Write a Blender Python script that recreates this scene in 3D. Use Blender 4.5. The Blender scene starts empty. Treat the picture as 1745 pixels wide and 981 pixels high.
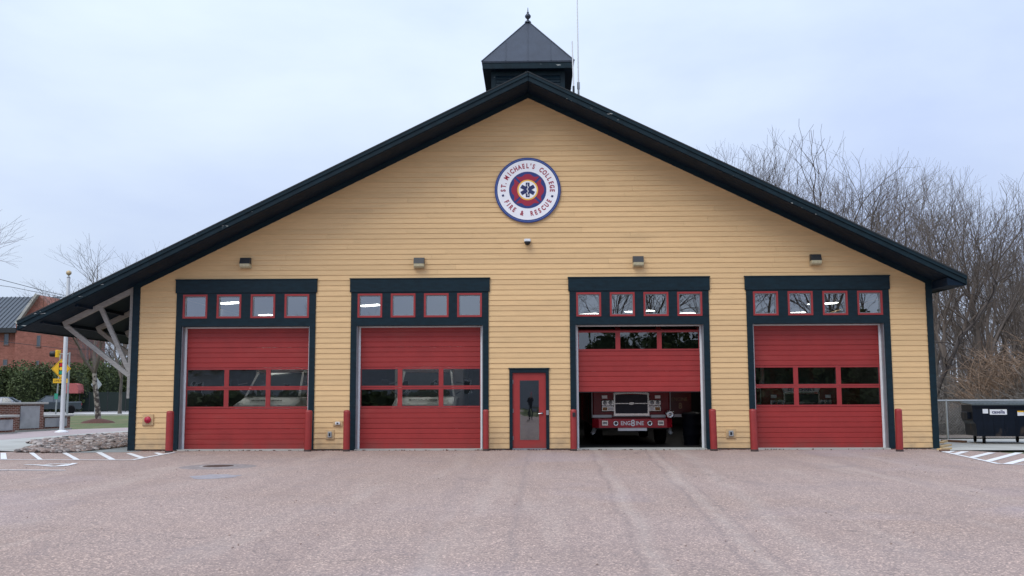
import bpy, math, random
from mathutils import Vector, Matrix
random.seed(7)
C = bpy.context.scene.collection
S = bpy.context.scene
PI = math.pi
# ------------------------------------------------------------------ camera
F = 1685.2; W0 = 1745.0; H0 = 981.0
CAM = Vector((0.5268, -29.5, 1.597)); YAW, PITCH, ROLL = -.0223, .1083, .0036
fw = Vector((math.sin(YAW)*math.cos(PITCH), math.cos(YAW)*math.cos(PITCH), math.sin(PITCH)))
rt = Vector((math.cos(YAW), -math.sin(YAW), 0)); up = rt.cross(fw)
rt2 = math.cos(ROLL)*rt - math.sin(ROLL)*up; up2 = math.cos(ROLL)*up + math.sin(ROLL)*rt
cam = bpy.data.objects.new('camera', bpy.data.cameras.new('camera')); C.objects.link(cam)
cam.data.sensor_width = 36; cam.data.lens = F/W0*36
cam.data.clip_end = 3000; cam.data.clip_start = .1
m3 = Matrix((rt2, up2, -fw)).transposed()
cam.matrix_world = Matrix.Translation(CAM) @ m3.to_4x4()
S.camera = cam

def ray(u, v):
    return fw + rt2*((u-872.5)/F) + up2*(-(v-490.5)/F)
def at(u, v, y):
    d = ray(u, v); return CAM + d*((y-CAM.y)/d.y)
def gp(u, v, z=0.0):
    d = ray(u, v); return CAM + d*((z-CAM.z)/d.z)

# ------------------------------------------------------------------ world and sun
SUN_EL, SUN_AZ = math.radians(52), math.radians(-35)      # from behind the camera, a little left
w = bpy.data.worlds.new('World'); S.world = w; w.use_nodes = True
nt = w.node_tree; N = nt.nodes; L = nt.links; N.clear()
out = N.new('ShaderNodeOutputWorld'); bg = N.new('ShaderNodeBackground'); bg.inputs[1].default_value = .1
sky = N.new('ShaderNodeTexSky'); sky.sky_type = 'NISHITA'; sky.sun_disc = False
sky.sun_elevation = SUN_EL; sky.sun_rotation = PI + SUN_AZ
tc = N.new('ShaderNodeTexCoord'); mp = N.new('ShaderNodeMapping'); mp.inputs['Scale'].default_value = (1.5, 1.5, 3.2)
mp.inputs['Location'].default_value = (.35, .1, .2)
n1 = N.new('ShaderNodeTexNoise'); n1.inputs['Scale'].default_value = 1.5; n1.inputs['Detail'].default_value = 6; n1.inputs['Roughness'].default_value = .52; n1.inputs['Distortion'].default_value = .2
cr = N.new('ShaderNodeValToRGB')
e = cr.color_ramp.elements; e[0].position = .30; e[0].color = (.50, .60, .86, 1); e[1].position = .68; e[1].color = (.69, .79, .94, 1)
sep = N.new('ShaderNodeSeparateXYZ')
mr = N.new('ShaderNodeMapRange'); mr.inputs[1].default_value = 0; mr.inputs[2].default_value = 1; mr.inputs[3].default_value = 8.2; mr.inputs[4].default_value = 18
mul = N.new('ShaderNodeVectorMath'); mul.operation = 'SCALE'
mix = N.new('ShaderNodeMix'); mix.data_type = 'RGBA'; mix.inputs[0].default_value = .93
L.new(tc.outputs['Generated'], mp.inputs[0]); L.new(mp.outputs[0], n1.inputs[0]); L.new(n1.outputs[0], cr.inputs[0])
L.new(tc.outputs['Generated'], sep.inputs[0]); L.new(sep.outputs[2], mr.inputs[0])
L.new(cr.outputs[0], mul.inputs[0]); L.new(mr.outputs[0], mul.inputs['Scale'])
L.new(sky.outputs[0], mix.inputs[6]); L.new(mul.outputs[0], mix.inputs[7])
L.new(mix.outputs[2], bg.inputs[0]); L.new(bg.outputs[0], out.inputs[0])
sl = bpy.data.lights.new('sun', 'SUN'); sl.energy = 1.5; sl.angle = math.radians(35); sl.color = (1, .955, .87)
so = bpy.data.objects.new('sun', sl); C.objects.link(so)
sd = Vector((math.sin(SUN_AZ)*math.cos(SUN_EL), -math.cos(SUN_AZ)*math.cos(SUN_EL), math.sin(SUN_EL)))
so.rotation_euler = sd.to_track_quat('Z', 'Y').to_euler()
S.view_settings.view_transform = 'Standard'; S.view_settings.look = 'None'; S.view_settings.exposure = .16; S.view_settings.gamma = 1

# ------------------------------------------------------------------ materials
MATS = {}
def new_mat(name):
    m = bpy.data.materials.new(name); m.use_nodes = True; MATS[name] = m
    return m, m.node_tree.nodes, m.node_tree.links, m.node_tree.nodes['Principled BSDF']
def mat(name, col, rough=.6, metal=0, var=.12, scale=6, bump=0, bscale=40, objvar=0, stretch=(1, 1, 1), spec=None, dirt=None, low=None):
    """plain procedural surface: colour with noise variation, optional per-object variation and bump"""
    m, n, l, b = new_mat(name)
    b.inputs['Roughness'].default_value = rough; b.inputs['Metallic'].default_value = metal
    if spec is not None: b.inputs['Specular IOR Level'].default_value = spec
    t = n.new('ShaderNodeTexCoord'); mp = n.new('ShaderNodeMapping'); mp.inputs['Scale'].default_value = stretch
    l.new(t.outputs['Object'], mp.inputs[0])
    nz = n.new('ShaderNodeTexNoise'); nz.inputs['Scale'].default_value = scale; nz.inputs['Detail'].default_value = 5; nz.inputs['Roughness'].default_value = .65
    l.new(mp.outputs[0], nz.inputs[0])
    hs = n.new('ShaderNodeHueSaturation'); hs.inputs['Color'].default_value = (*col, 1)
    mr = n.new('ShaderNodeMapRange'); mr.inputs[1].default_value = .3; mr.inputs[2].default_value = .7; mr.inputs[3].default_value = 1-var; mr.inputs[4].default_value = 1+var
    l.new(nz.outputs[0], mr.inputs[0])
    src = mr.outputs[0]
    if objvar:
        oi = n.new('ShaderNodeObjectInfo'); m2 = n.new('ShaderNodeMapRange'); m2.inputs[3].default_value = 1-objvar; m2.inputs[4].default_value = 1+objvar
        l.new(oi.outputs['Random'], m2.inputs[0])
        mm = n.new('ShaderNodeMath'); mm.operation = 'MULTIPLY'; l.new(src, mm.inputs[0]); l.new(m2.outputs[0], mm.inputs[1]); src = mm.outputs[0]
    l.new(src, hs.inputs['Value'])
    colout = hs.outputs[0]
    if dirt:   # (colour, threshold, scale, stretch)
        dn = n.new('ShaderNodeTexNoise'); dn.inputs['Scale'].default_value = dirt[2]; dn.inputs['Detail'].default_value = 4
        mp2 = n.new('ShaderNodeMapping'); mp2.inputs['Scale'].default_value = dirt[3]; l.new(t.outputs['Object'], mp2.inputs[0]); l.new(mp2.outputs[0], dn.inputs[0])
        r = n.new('ShaderNodeMapRange'); r.inputs[1].default_value = dirt[1]; r.inputs[2].default_value = dirt[1]+dirt[4]; l.new(dn.outputs[0], r.inputs[0])
        mx = n.new('ShaderNodeMix'); mx.data_type = 'RGBA'; l.new(r.outputs[0], mx.inputs[0]); l.new(colout, mx.inputs[6]); mx.inputs[7].default_value = (*dirt[0], 1); colout = mx.outputs[2]
    if low:   # grime splashed up from the ground: (height, colour, strength)
        sx_ = n.new('ShaderNodeSeparateXYZ'); l.new(t.outputs['Object'], sx_.inputs[0])
        r2 = n.new('ShaderNodeMapRange'); r2.inputs[1].default_value = 0; r2.inputs[2].default_value = low[0]; r2.inputs[3].default_value = low[2]; r2.inputs[4].default_value = 0; l.new(sx_.outputs[2], r2.inputs[0])
        gn = n.new('ShaderNodeTexNoise'); gn.inputs['Scale'].default_value = 2.5; gn.inputs['Detail'].default_value = 6; l.new(t.outputs['Object'], gn.inputs[0])
        g2 = n.new('ShaderNodeMapRange'); g2.inputs[1].default_value = .35; g2.inputs[2].default_value = .65; l.new(gn.outputs[0], g2.inputs[0])
        gm = n.new('ShaderNodeMath'); gm.operation = 'MULTIPLY'; l.new(r2.outputs[0], gm.inputs[0]); l.new(g2.outputs[0], gm.inputs[1])
        mx = n.new('ShaderNodeMix'); mx.data_type = 'RGBA'; l.new(gm.outputs[0], mx.inputs[0]); l.new(colout, mx.inputs[6]); mx.inputs[7].default_value = (*low[1], 1); colout = mx.outputs[2]
    l.new(colout, b.inputs['Base Color'])
    if bump:
        bn = n.new('ShaderNodeTexNoise'); bn.inputs['Scale'].default_value = bscale; bn.inputs['Detail'].default_value = 3; l.new(mp.outputs[0], bn.inputs[0])
        bp = n.new('ShaderNodeBump'); bp.inputs['Strength'].default_value = bump; bp.inputs['Distance'].default_value = .02; l.new(bn.outputs[0], bp.inputs['Height']); l.new(bp.outputs[0], b.inputs['Normal'])
    return m
def emis(name, col, st):
    m, n, l, b = new_mat(name); b.inputs['Base Color'].default_value = (*col, 1); b.inputs['Emission Color'].default_value = (*col, 1); b.inputs['Emission Strength'].default_value = st; return m
def glass(name, tint, refl, rough=.0, wav=.0):
    m, n, l, b = new_mat(name); n.remove(b); o = n['Material Output']
    tr = n.new('ShaderNodeBsdfTransparent'); tr.inputs[0].default_value = (*tint, 1)
    gl = n.new('ShaderNodeBsdfGlossy'); gl.inputs['Roughness'].default_value = rough; gl.inputs[0].default_value = (.9, .93, .97, 1)
    lw = n.new('ShaderNodeFresnel'); lw.inputs[0].default_value = 1.5
    ad = n.new('ShaderNodeMath'); ad.operation = 'ADD'; ad.inputs[1].default_value = refl; ad.use_clamp = True; l.new(lw.outputs[0], ad.inputs[0])
    mx = n.new('ShaderNodeMixShader'); l.new(ad.outputs[0], mx.inputs[0]); l.new(tr.outputs[0], mx.inputs[1]); l.new(gl.outputs[0], mx.inputs[2]); l.new(mx.outputs[0], o.inputs[0])
    if wav:
        t = n.new('ShaderNodeTexCoord'); nz = n.new('ShaderNodeTexNoise'); nz.inputs['Scale'].default_value = 1.4; l.new(t.outputs['Object'], nz.inputs[0])
        bp = n.new('ShaderNodeBump'); bp.inputs['Strength'].default_value = wav; bp.inputs['Distance'].default_value = .05; l.new(nz.outputs[0], bp.inputs['Height']); l.new(bp.outputs[0], gl.inputs['Normal'])
    return m

siding = mat('ochre_siding', (.675, .452, .222), .62, var=.07, scale=3, objvar=.055, stretch=(.6, 1, 6), bump=.12, bscale=60, dirt=((.44, .30, .15), .64, .8, (.5, 1, 2.5), .4), low=(.7, (.30, .22, .14), .75))
wallmat = mat('ochre_wall', (.62, .42, .20), .7, var=.05)
navy = mat('dark_teal_trim', (.0040, .0165, .025), .5, var=.3, scale=4, stretch=(1, 1, 3), bump=.1, spec=.22)
fascia_m = mat('chipped_teal_fascia', (.0042, .0165, .024), .5, var=.3, scale=4, dirt=((.42, .44, .42), .69, 3.6, (.6, 1, 2.6), .02), spec=.22)
soffit_m = mat('teal_soffit', (.0035, .013, .027), .6, var=.25, scale=3, spec=.15)
shingle = mat('dark_shingle', (.02, .026, .03), .85, var=.3, scale=20, bump=.3)
red_door = mat('red_door_panel', (.30, .023, .021), .5, var=.09, scale=2.2, objvar=.04, bump=.06, bscale=90, dirt=((.35, .055, .045), .60, 1.3, (.6, 1, 2), .4), low=(.35, (.13, .05, .04), .6))
red_frame = mat('red_frame', (.29, .024, .025), .45, var=.1, scale=4)
red_boll = mat('red_bollard_paint', (.28, .024, .022), .42, var=.14, scale=5, bump=.1, dirt=((.10, .045, .035), .68, 5, (1, 1, .5), .06))
white_strip = mat('white_weatherstrip', (.72, .73, .74), .5, var=.06)
alu = mat('grey_metal', (.30, .31, .33), .4, .6, var=.12)
dark_metal = mat('dark_metal', (.035, .037, .04), .5, .4)
slate_metal = mat('slate_standing_seam', (.028, .037, .054), .42, .25, var=.22, scale=2.2, stretch=(1, 1, .4))
gl_tr = glass('transom_glass', (.62, .66, .66), .27, 0, .012)
gl_door = glass('door_window_glass', (.60, .64, .62), .125, .01, .05)
gl_entry = glass('entry_glass', (.30, .32, .33), .22, .02, .05)
gl_car = mat('vehicle_glass', (.06, .075, .085), .05, 0, spec=1.)
concrete = mat('concrete', (.40, .40, .365), .85, var=.12, scale=1.2, bump=.15, bscale=50, dirt=((.30, .29, .26), .55, .6, (1, 1, 1), .2))
concrete2 = mat('grey_slab_concrete', (.27, .29, .28), .85, var=.12, scale=1.2, bump=.15, bscale=50)
pinkwalk = mat('pinkish_walk_asphalt', (.37, .30, .29), .9, var=.1, scale=2, bump=.2, bscale=60)
paintm = mat('white_road_paint', (.74, .74, .73), .7, var=.06, scale=8, dirt=((.42, .37, .36), .66, 6, (1, 1, 1), .08))
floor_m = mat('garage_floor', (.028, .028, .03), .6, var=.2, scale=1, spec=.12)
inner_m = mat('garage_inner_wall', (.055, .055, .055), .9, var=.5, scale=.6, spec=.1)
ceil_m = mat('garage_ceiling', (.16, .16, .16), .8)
wood_m = mat('weathered_wood', (.34, .33, .31), .8, var=.22, scale=5, stretch=(1, 1, 4), bump=.2)
lens_m = mat('lamp_lens', (.50, .46, .30), .25, var=.2, scale=30)
chrome = mat('chrome', (.75, .76, .78), .14, 1, var=.05)
black = mat('black_plastic', (.010, .012, .016), .5, var=.2)
rubber = mat('tyre_rubber', (.008, .008, .009), .9, var=.2, spec=.1)
white_p = mat('white_vehicle_paint', (.72, .73, .75), .3, var=.03)
engine_red = mat('engine_red_paint', (.40, .012, .028), .22, var=.05, spec=.6)
bark = mat('grey_bark', (.125, .108, .09), .9, var=.35, scale=4, stretch=(1, 1, .3), bump=.5, bscale=12, objvar=.25)
twig = mat('twig_bark', (.125, .10, .082), .9, var=.25, scale=1, objvar=.22)
twig_pale = mat('pale_twig_bark', (.17, .14, .15), .9, var=.2, scale=1)
birch_m = mat('birch_bark', (.30, .26, .22), .8, var=.2, scale=4, stretch=(1, 1, 1.2), dirt=((.06, .045, .04), .47, 3.2, (1.2, 1.2, 1.0), .05))
brush_m = mat('brown_brush', (.22, .15, .10), .9, var=.4, scale=.5, objvar=.1)
brush2_m = mat('grey_brush', (.15, .132, .113), .9, var=.4, scale=.5)
forest_floor = mat('leaf_litter', (.145, .115, .09), .95, var=.4, scale=3, bump=.6, bscale=15)
grass_m = mat('lawn_grass', (.085, .115, .036), .95, var=.28, scale=1.2, bump=.8, bscale=40, dirt=((.17, .14, .065), .46, .7, (1, .5, 1), .22))
hedge_m = mat('evergreen_leaves', (.062, .085, .026), .8, var=.6, scale=.7, objvar=.1, dirt=((.075, .095, .025), .55, .9, (1, 1, 1), .18))
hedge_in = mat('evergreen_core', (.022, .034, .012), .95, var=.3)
mulch_m = mat('red_mulch', (.09, .035, .025), .95, var=.4, scale=12, bump=.8, bscale=30)
rock_m = mat('river_rock', (.30, .225, .19), .85, var=.32, scale=3.5, bump=.3, bscale=30)
rock_dark = mat('rock_bed_soil', (.15, .115, .095), .95, var=.4, scale=5)
stone_m = mat('granite_panel', (.36, .37, .38), .6, var=.12, scale=3, dirt=((.24, .25, .27), .55, 1.6, (1, 1, .5), .2))
cap_m = mat('stone_cap', (.40, .39, .36), .7, var=.12, scale=3)
pole_m = mat('white_flagpole', (.66, .67, .68), .35, .2, var=.05)
gold = mat('gold_ball', (.50, .38, .22), .5, .3)
galv = mat('galvanised_steel', (.36, .38, .39), .5, .4, var=.15, scale=3)
yellow_s = mat('yellow_sign', (.80, .44, .01), .5, var=.05)
asph_road = mat('road_asphalt', (.30, .29, .285), .9, var=.12, scale=.3, bump=.2)
road_conc = mat('road_pale', (.50, .48, .45), .9, var=.08, scale=.3)
pickup_p = mat('dark_slate_paint', (.055, .07, .082), .25, .3, var=.05)
suv_p = mat('silver_paint', (.34, .36, .40), .25, .4, var=.05)
dumpster_m = mat('navy_dumpster', (.004, .008, .017), .5, var=.3, scale=4, bump=.2, spec=.2, dirt=((.05, .04, .035), .62, 2.2, (1, 1, .6), .1))
blue_e = mat('emblem_blue', (.014, .036, .18), .45, var=.06)
white_e = mat('emblem_white', (.84, .85, .88), .45, var=.03)
red_e = mat('emblem_red', (.32, .010, .038), .45, var=.05)
navy_e = mat('emblem_navy', (.012, .018, .10), .45)
yel_e = mat('emblem_yellow', (.85, .48, .08), .45)
lightpanel = emis('lit_panel', (1, .99, .93), 8)
navyw = mat('letter_gold', (.30, .19, .10), .4)

# brick
m, n, l, b = new_mat('red_brick')
t = n.new('ShaderNodeTexCoord'); mpp = n.new('ShaderNodeMapping'); mpp.inputs['Rotation'].default_value = (PI/2, 0, 0); l.new(t.outputs['Object'], mpp.inputs[0])
br = n.new('ShaderNodeTexBrick'); br.inputs['Scale'].default_value = 1; br.inputs['Brick Width'].default_value = .23; br.inputs['Row Height'].default_value = .08; br.inputs['Mortar Size'].default_value = .010
br.inputs['Color1'].default_value = (.20, .062, .040, 1); br.inputs['Color2'].default_value = (.11, .034, .026, 1); br.inputs['Mortar'].default_value = (.40, .31, .25, 1)
l.new(mpp.outputs[0], br.inputs[0]); l.new(br.outputs[0], b.inputs['Base Color']); b.inputs['Roughness'].default_value = .85
brick_m = m
bigbrick_m = mat('distant_brick', (.30, .115, .085), .9, var=.16, scale=1.2, dirt=((.36, .16, .12), .5, .12, (1, 1, 1), .2))

n = bigbrick_m.node_tree.nodes; l = bigbrick_m.node_tree.links; b = n['Principled BSDF']; src = b.inputs['Base Color'].links[0].from_socket
t = n.new('ShaderNodeTexCoord'); mpp = n.new('ShaderNodeMapping'); mpp.inputs['Rotation'].default_value = (PI/2, 0, 0); l.new(t.outputs['Object'], mpp.inputs[0])
br = n.new('ShaderNodeTexBrick'); br.inputs['Scale'].default_value = 1; br.inputs['Brick Width'].default_value = .4; br.inputs['Row Height'].default_value = .2; br.inputs['Mortar Size'].default_value = .012
br.inputs['Color1'].default_value = (1, 1, 1, 1); br.inputs['Color2'].default_value = (.72, .68, .66, 1); br.inputs['Mortar'].default_value = (1.15, 1.2, 1.2, 1)
mm_ = n.new('ShaderNodeMix'); mm_.data_type = 'RGBA'; mm_.blend_type = 'MULTIPLY'; mm_.inputs[0].default_value = .8; l.new(mpp.outputs[0], br.inputs[0]); l.new(src, mm_.inputs[6]); l.new(br.outputs[0], mm_.inputs[7]); l.new(mm_.outputs[2], b.inputs['Base Color'])
# forecourt asphalt: aggregate speckle, stains, tyre tracks, hairline cracks
m, n, l, b = new_mat('forecourt_asphalt'); asphalt_m = m
b.inputs['Roughness'].default_value = .88; b.inputs['Specular IOR Level'].default_value = .3
t = n.new('ShaderNodeTexCoord')
def noise(sc, det=3, ro=.6, vec=None, dist=0):
    q = n.new('ShaderNodeTexNoise'); q.inputs['Scale'].default_value = sc; q.inputs['Detail'].default_value = det; q.inputs['Roughness'].default_value = ro; q.inputs['Distortion'].default_value = dist
    l.new(vec or t.outputs['Object'], q.inputs[0]); return q
def rng(src, a, bb, c, d):
    q = n.new('ShaderNodeMapRange'); q.inputs[1].default_value = a; q.inputs[2].default_value = bb; q.inputs[3].default_value = c; q.inputs[4].default_value = d; l.new(src, q.inputs[0]); return q.outputs[0]
def mth(op, a, bb):
    q = n.new('ShaderNodeMath'); q.operation = op
    for i, s in enumerate((a, bb)):
        if isinstance(s, (int, float)): q.inputs[i].default_value = s
        else: l.new(s, q.inputs[i])
    return q.outputs[0]
def mixc(f, a, c):
    q = n.new('ShaderNodeMix'); q.data_type = 'RGBA'
    if isinstance(f, (int, float)): q.inputs[0].default_value = f
    else: l.new(f, q.inputs[0])
    for i, s in ((6, a), (7, c)):
        if isinstance(s, tuple): q.inputs[i].default_value = (*s, 1)
        else: l.new(s, q.inputs[i])
    return q.outputs[2]
base = mixc(rng(noise(.22, 4).outputs[0], .35, .65, 0, 1), (.375, .268, .215), (.425, .318, .275))
base = mixc(rng(noise(.9, 5, .7).outputs[0], .4, .75, 0, .5), base, (.30, .235, .20))
vo = n.new('ShaderNodeTexVoronoi'); vo.inputs['Scale'].default_value = 58; l.new(t.outputs['Object'], vo.inputs[0])
spk = n.new('ShaderNodeSeparateColor'); l.new(vo.outputs['Color'], spk.inputs[0])
base = mixc(rng(spk.outputs[0], .78, .82, 0, .8), base, (.80, .58, .46))
base = mixc(rng(spk.outputs[1], .74, .80, 0, .6), base, (.12, .10, .10))
base = mixc(rng(noise(26, 4, .8).outputs[0], .42, .66, 0, .6), base, (.21, .165, .155))
base = mixc(rng(noise(5, 4, .8).outputs[0], .5, .7, 0, .35), base, (.22, .18, .17))
sx = n.new('ShaderNodeSeparateXYZ'); l.new(t.outputs['Object'], sx.inputs[0])
wob = rng(noise(.35, 2).outputs[0], .3, .7, -.06, .06)
fine = rng(noise(2.2, 5, .8).outputs[0], .35, .65, .25, 1)
for (x0, k, wd, st, c) in ((2.34, .031, .09, .32, (.56, .48, .41)), (2.18, .031, .04, .5, (.20, .16, .15)), (3.85, .056, .08, .28, (.52, .46, .40)), (3.68, .056, .035, .6, (.20, .165, .16)), (4.0, .056, .03, .5, (.20, .165, .16)), (4.75, .07, .14, .2, (.52, .46, .41)), (.35, .004, .05, .5, (.22, .18, .17)), (8.2, .06, .12, .35, (.25, .2, .2)), (-1.2, -.03, .08, .25, (.26, .21, .2))):
    d = mth('ABSOLUTE', mth('SUBTRACT', mth('ADD', sx.outputs[0], mth('MULTIPLY', sx.outputs[1], k*-1)), mth('ADD', wob, x0)), 0)
    base = mixc(mth('MULTIPLY', rng(d, 0, wd*1.8, st, 0), fine), base, c)
# cracks
cv = n.new('ShaderNodeTexVoronoi'); cv.feature = 'DISTANCE_TO_EDGE'; cv.inputs['Scale'].default_value = .17
cd = noise(1.3, 5, .7); cm = n.new('ShaderNodeVectorMath'); cm.operation = 'MULTIPLY_ADD'; l.new(cd.outputs[1], cm.inputs[0]); cm.inputs[1].default_value = (1.1, 1.1, 0); l.new(t.outputs['Object'], cm.inputs[2]); l.new(cm.outputs[0], cv.inputs[0])
ck = mth('MULTIPLY', rng(cv.outputs[0], .0, .0035, .55, 0), rng(noise(.28, 2).outputs[0], .40, .55, 0, 1))
base = mixc(ck, base, (.10, .08, .08))
# stains
mps = n.new('ShaderNodeMapping'); mps.inputs['Scale'].default_value = (1.3, .13, 1); mps.inputs['Rotation'].default_value = (0, 0, -.05); l.new(t.outputs['Object'], mps.inputs[0])
base = mixc(rng(noise(1., 5, .65, vec=mps.outputs[0]).outputs[0], .50, .72, 0, .38), base, (.25, .185, .165))
base = mixc(rng(noise(.8, 4, .6, vec=mps.outputs[0]).outputs[0], .30, .46, .30, 0), base, (.50, .41, .35))
base = mixc(mth('MULTIPLY', rng(noise(3.4, 3, .5).outputs[0], .66, .70, 0, .5), rng(noise(.3, 2).outputs[0], .5, .6, 0, 1)), base, (.13, .105, .10))
base = mixc(rng(noise(.55, 4, .6, dist=.6).outputs[0], .60, .80, 0, .55), base, (.20, .17, .175))
base = mixc(rng(noise(.16, 3, .5, dist=.3).outputs[0], .56, .75, 0, .35), base, (.42, .37, .42))
l.new(base, b.inputs['Base Color'])
bp = n.new('ShaderNodeBump'); bp.inputs['Strength'].default_value = .5; bp.inputs['Distance'].default_value = .012
l.new(mth('ADD', vo.outputs['Distance'], noise(120, 2).outputs[0]), bp.inputs['Height']); l.new(bp.outputs[0], b.inputs['Normal'])

# ------------------------------------------------------------------ mesh helpers
class MB:
    def __init__(s): s.v = []; s.f = []; s.mi = []; s.mats = []; s.sm = []
    def _m(s, m):
        if m is None: return 0
        if m not in s.mats: s.mats.append(m)
        return s.mats.index(m)
    def add(s, vs, fs, m=None, smooth=False):
        o = len(s.v); s.v += [tuple(p) for p in vs]; i = s._m(m)
        for f in fs: s.f.append(tuple(o+k for k in f)); s.mi.append(i); s.sm.append(smooth)
        return s
    def box(s, x0, x1, y0, y1, z0, z1, m=None):
        return s.add([(x0,y0,z0),(x1,y0,z0),(x1,y1,z0),(x0,y1,z0),(x0,y0,z1),(x1,y0,z1),(x1,y1,z1),(x0,y1,z1)],
                     [(0,3,2,1),(4,5,6,7),(0,1,5,4),(1,2,6,5),(2,3,7,6),(3,0,4,7)], m)
    def bbox(s, x0, x1, y0, y1, z0, z1, b=.01, m=None):
        """box with chamfered vertical and horizontal front edges (all 12 edges)"""
        vs = []; 
        for z, i in ((z0, b), (z0+b, 0), (z1-b, 0), (z1, b)):
            for (x, y) in ((x0+b+0, y0+i), (x1-b-0, y0+i), (x1-i, y0+b), (x1-i, y1-b), (x1-b, y1-i), (x0+b, y1-i), (x0+i, y1-b), (x0+i, y0+b)): vs.append((x, y, z))
        fs = [tuple(range(7, -1, -1)), tuple(range(24, 32))]
        for k in range(3):
            for j in range(8): fs.append((k*8+j, k*8+(j+1) % 8, k*8+8+(j+1) % 8, k*8+8+j))
        return s.add(vs, fs, m)
    def prism(s, pts, y0, y1, m=None):
        """polygon in x,z (counter-clockwise seen from -y) extruded along y"""
        k = len(pts); vs = [(p[0], y0, p[1]) for p in pts]+[(p[0], y1, p[1]) for p in pts]
        fs = [tuple(range(k)), tuple(range(2*k-1, k-1, -1))]+[(i, i+k, (i+1) % k+k, (i+1) % k) for i in range(k)]
        return s.add(vs, fs, m)
    def prismx(s, pts, x0, x1, m=None):
        k = len(pts); vs = [(x0, p[0], p[1]) for p in pts]+[(x1, p[0], p[1]) for p in pts]
        fs = [tuple(range(k-1, -1, -1)), tuple(range(k, 2*k))]+[(i, (i+1) % k, (i+1) % k+k, i+k) for i in range(k)]
        return s.add(vs, fs, m)
    def slab(s, pts, z0, z1, m=None):
        k = len(pts); vs = [(p[0], p[1], z0) for p in pts]+[(p[0], p[1], z1) for p in pts]
        fs = [tuple(range(k-1, -1, -1)), tuple(range(k, 2*k))]+[(i, (i+1) % k, (i+1) % k+k, i+k) for i in range(k)]
        return s.add(vs, fs, m)
    def beam(s, a, b2, wd, ht, m=None, upv=(0, 0, 1)):
        a = Vector(a); b2 = Vector(b2); d = (b2-a).normalized(); u = Vector(upv); sd = d.cross(u)
        if sd.length < 1e-4: sd = d.cross(Vector((1, 0, 0)))
        sd.normalize(); u = sd.cross(d).normalized(); vs = []
        for p in (a, b2):
            for i, j in ((-1,-1),(1,-1),(1,1),(-1,1)): vs.append(p+sd*(i*wd/2)+u*(j*ht/2))
        return s.add(vs, [(3,2,1,0),(4,5,6,7),(0,1,5,4),(1,2,6,5),(2,3,7,6),(3,0,4,7)], m)
    def tube(s, pts, rs, k=8, m=None, cap=True, smooth=True):
        pts = [Vector(p) for p in pts]
        if isinstance(rs, (int, float)): rs = [rs]*len(pts)
        vs = []; n_ = len(pts); ref = None
        for i, p in enumerate(pts):
            d = (pts[min(i+1, n_-1)]-pts[max(i-1, 0)]).normalized()
            if ref is None: ref = Vector((1, 0, 0)) if abs(d.x) < .8 else Vector((0, 1, 0))
            a = d.cross(ref).normalized(); b3 = d.cross(a)
            for j in range(k):
                t_ = 2*PI*j/k; vs.append(p+(a*math.cos(t_)+b3*math.sin(t_))*rs[i])
        fs = [(i*k+j, i*k+(j+1) % k, (i+1)*k+(j+1) % k, (i+1)*k+j) for i in range(n_-1) for j in range(k)]
        s.add(vs, fs, m, smooth)
        if cap: s.add(vs[:k], [tuple(range(k-1, -1, -1))], m); s.add(vs[-k:], [tuple(range(k))], m)
        return s
    def lathe(s, prof, c=(0, 0, 0), k=20, m=None, axis='z', smooth=True):
        vs = []
        for r, h in prof:
            for j in range(k):
                t_ = 2*PI*j/k; a, b3 = r*math.cos(t_), r*math.sin(t_)
                p = (a, b3, h) if axis == 'z' else ((a, h, b3) if axis == 'y' else (h, a, b3))
                vs.append((c[0]+p[0], c[1]+p[1], c[2]+p[2]))
        n_ = len(prof); fs = [(i*k+j, i*k+(j+1) % k, (i+1)*k+(j+1) % k, (i+1)*k+j) for i in range(n_-1) for j in range(k)]
        s.add(vs, fs, m, smooth); s.add(vs[:k], [tuple(range(k))], m); s.add(vs[-k:], [tuple(range(k))], m)
        return s
    def disc(s, c, r, y, th, k=48, m=None):
        """disc in the x,z plane, front at y, thickness th behind"""
        return s.lathe([(r, y+th), (r, y)], (c[0], 0, c[1]), k, m, 'y', False)
    def sheet(s, pts, z, m=None):
        return s.add([(p[0], p[1], z) for p in pts], [tuple(range(len(pts)))], m)
    def build(s, name, m=None, parent=None, loc=None):
        me = bpy.data.meshes.new(name); me.from_pydata(s.v, [], s.f)
        ms = list(s.mats)
        if m is not None and not ms: ms = [m]
        elif m is not None and ms: pass
        for q in ms: me.materials.append(q)
        if len(ms) > 1: me.polygons.foreach_set('material_index', s.mi)
        if any(s.sm): me.polygons.foreach_set('use_smooth', s.sm)
        me.update()
        o = bpy.data.objects.new(name, me); C.objects.link(o)
        if parent: o.parent = parent
        if loc is not None: o.location = loc
        return o
def fixn(o):
    import bmesh
    b_ = bmesh.new(); b_.from_mesh(o.data); bmesh.ops.recalc_face_normals(b_, faces=b_.faces); b_.to_mesh(o.data); b_.free(); return o
def thing(name, label, cat, loc=(0, 0, 0), rz=0, group=None):
    o = bpy.data.objects.new(name, None); C.objects.link(o); o.location = loc; o.rotation_euler.z = rz; o.empty_display_size = .2
    o['label'] = label; o['category'] = cat
    if group: o['group'] = group
    return o
def tag(o, label, cat, group=None):
    o['label'] = label; o['category'] = cat
    if group: o['group'] = group
    return o
def struct(o): o['kind'] = 'structure'; return o
def stuff(o): o['kind'] = 'stuff'; return o
KIDS = {}
def kids(o): return [c for c in C.objects if c.parent == o]
def copy_tree(o, parent=None, ks=None):
    c = o.copy(); C.objects.link(c)
    if parent: c.parent = parent
    for ch in kids(o): 
        if ch is not c: copy_tree(ch, c)
    return c
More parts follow.
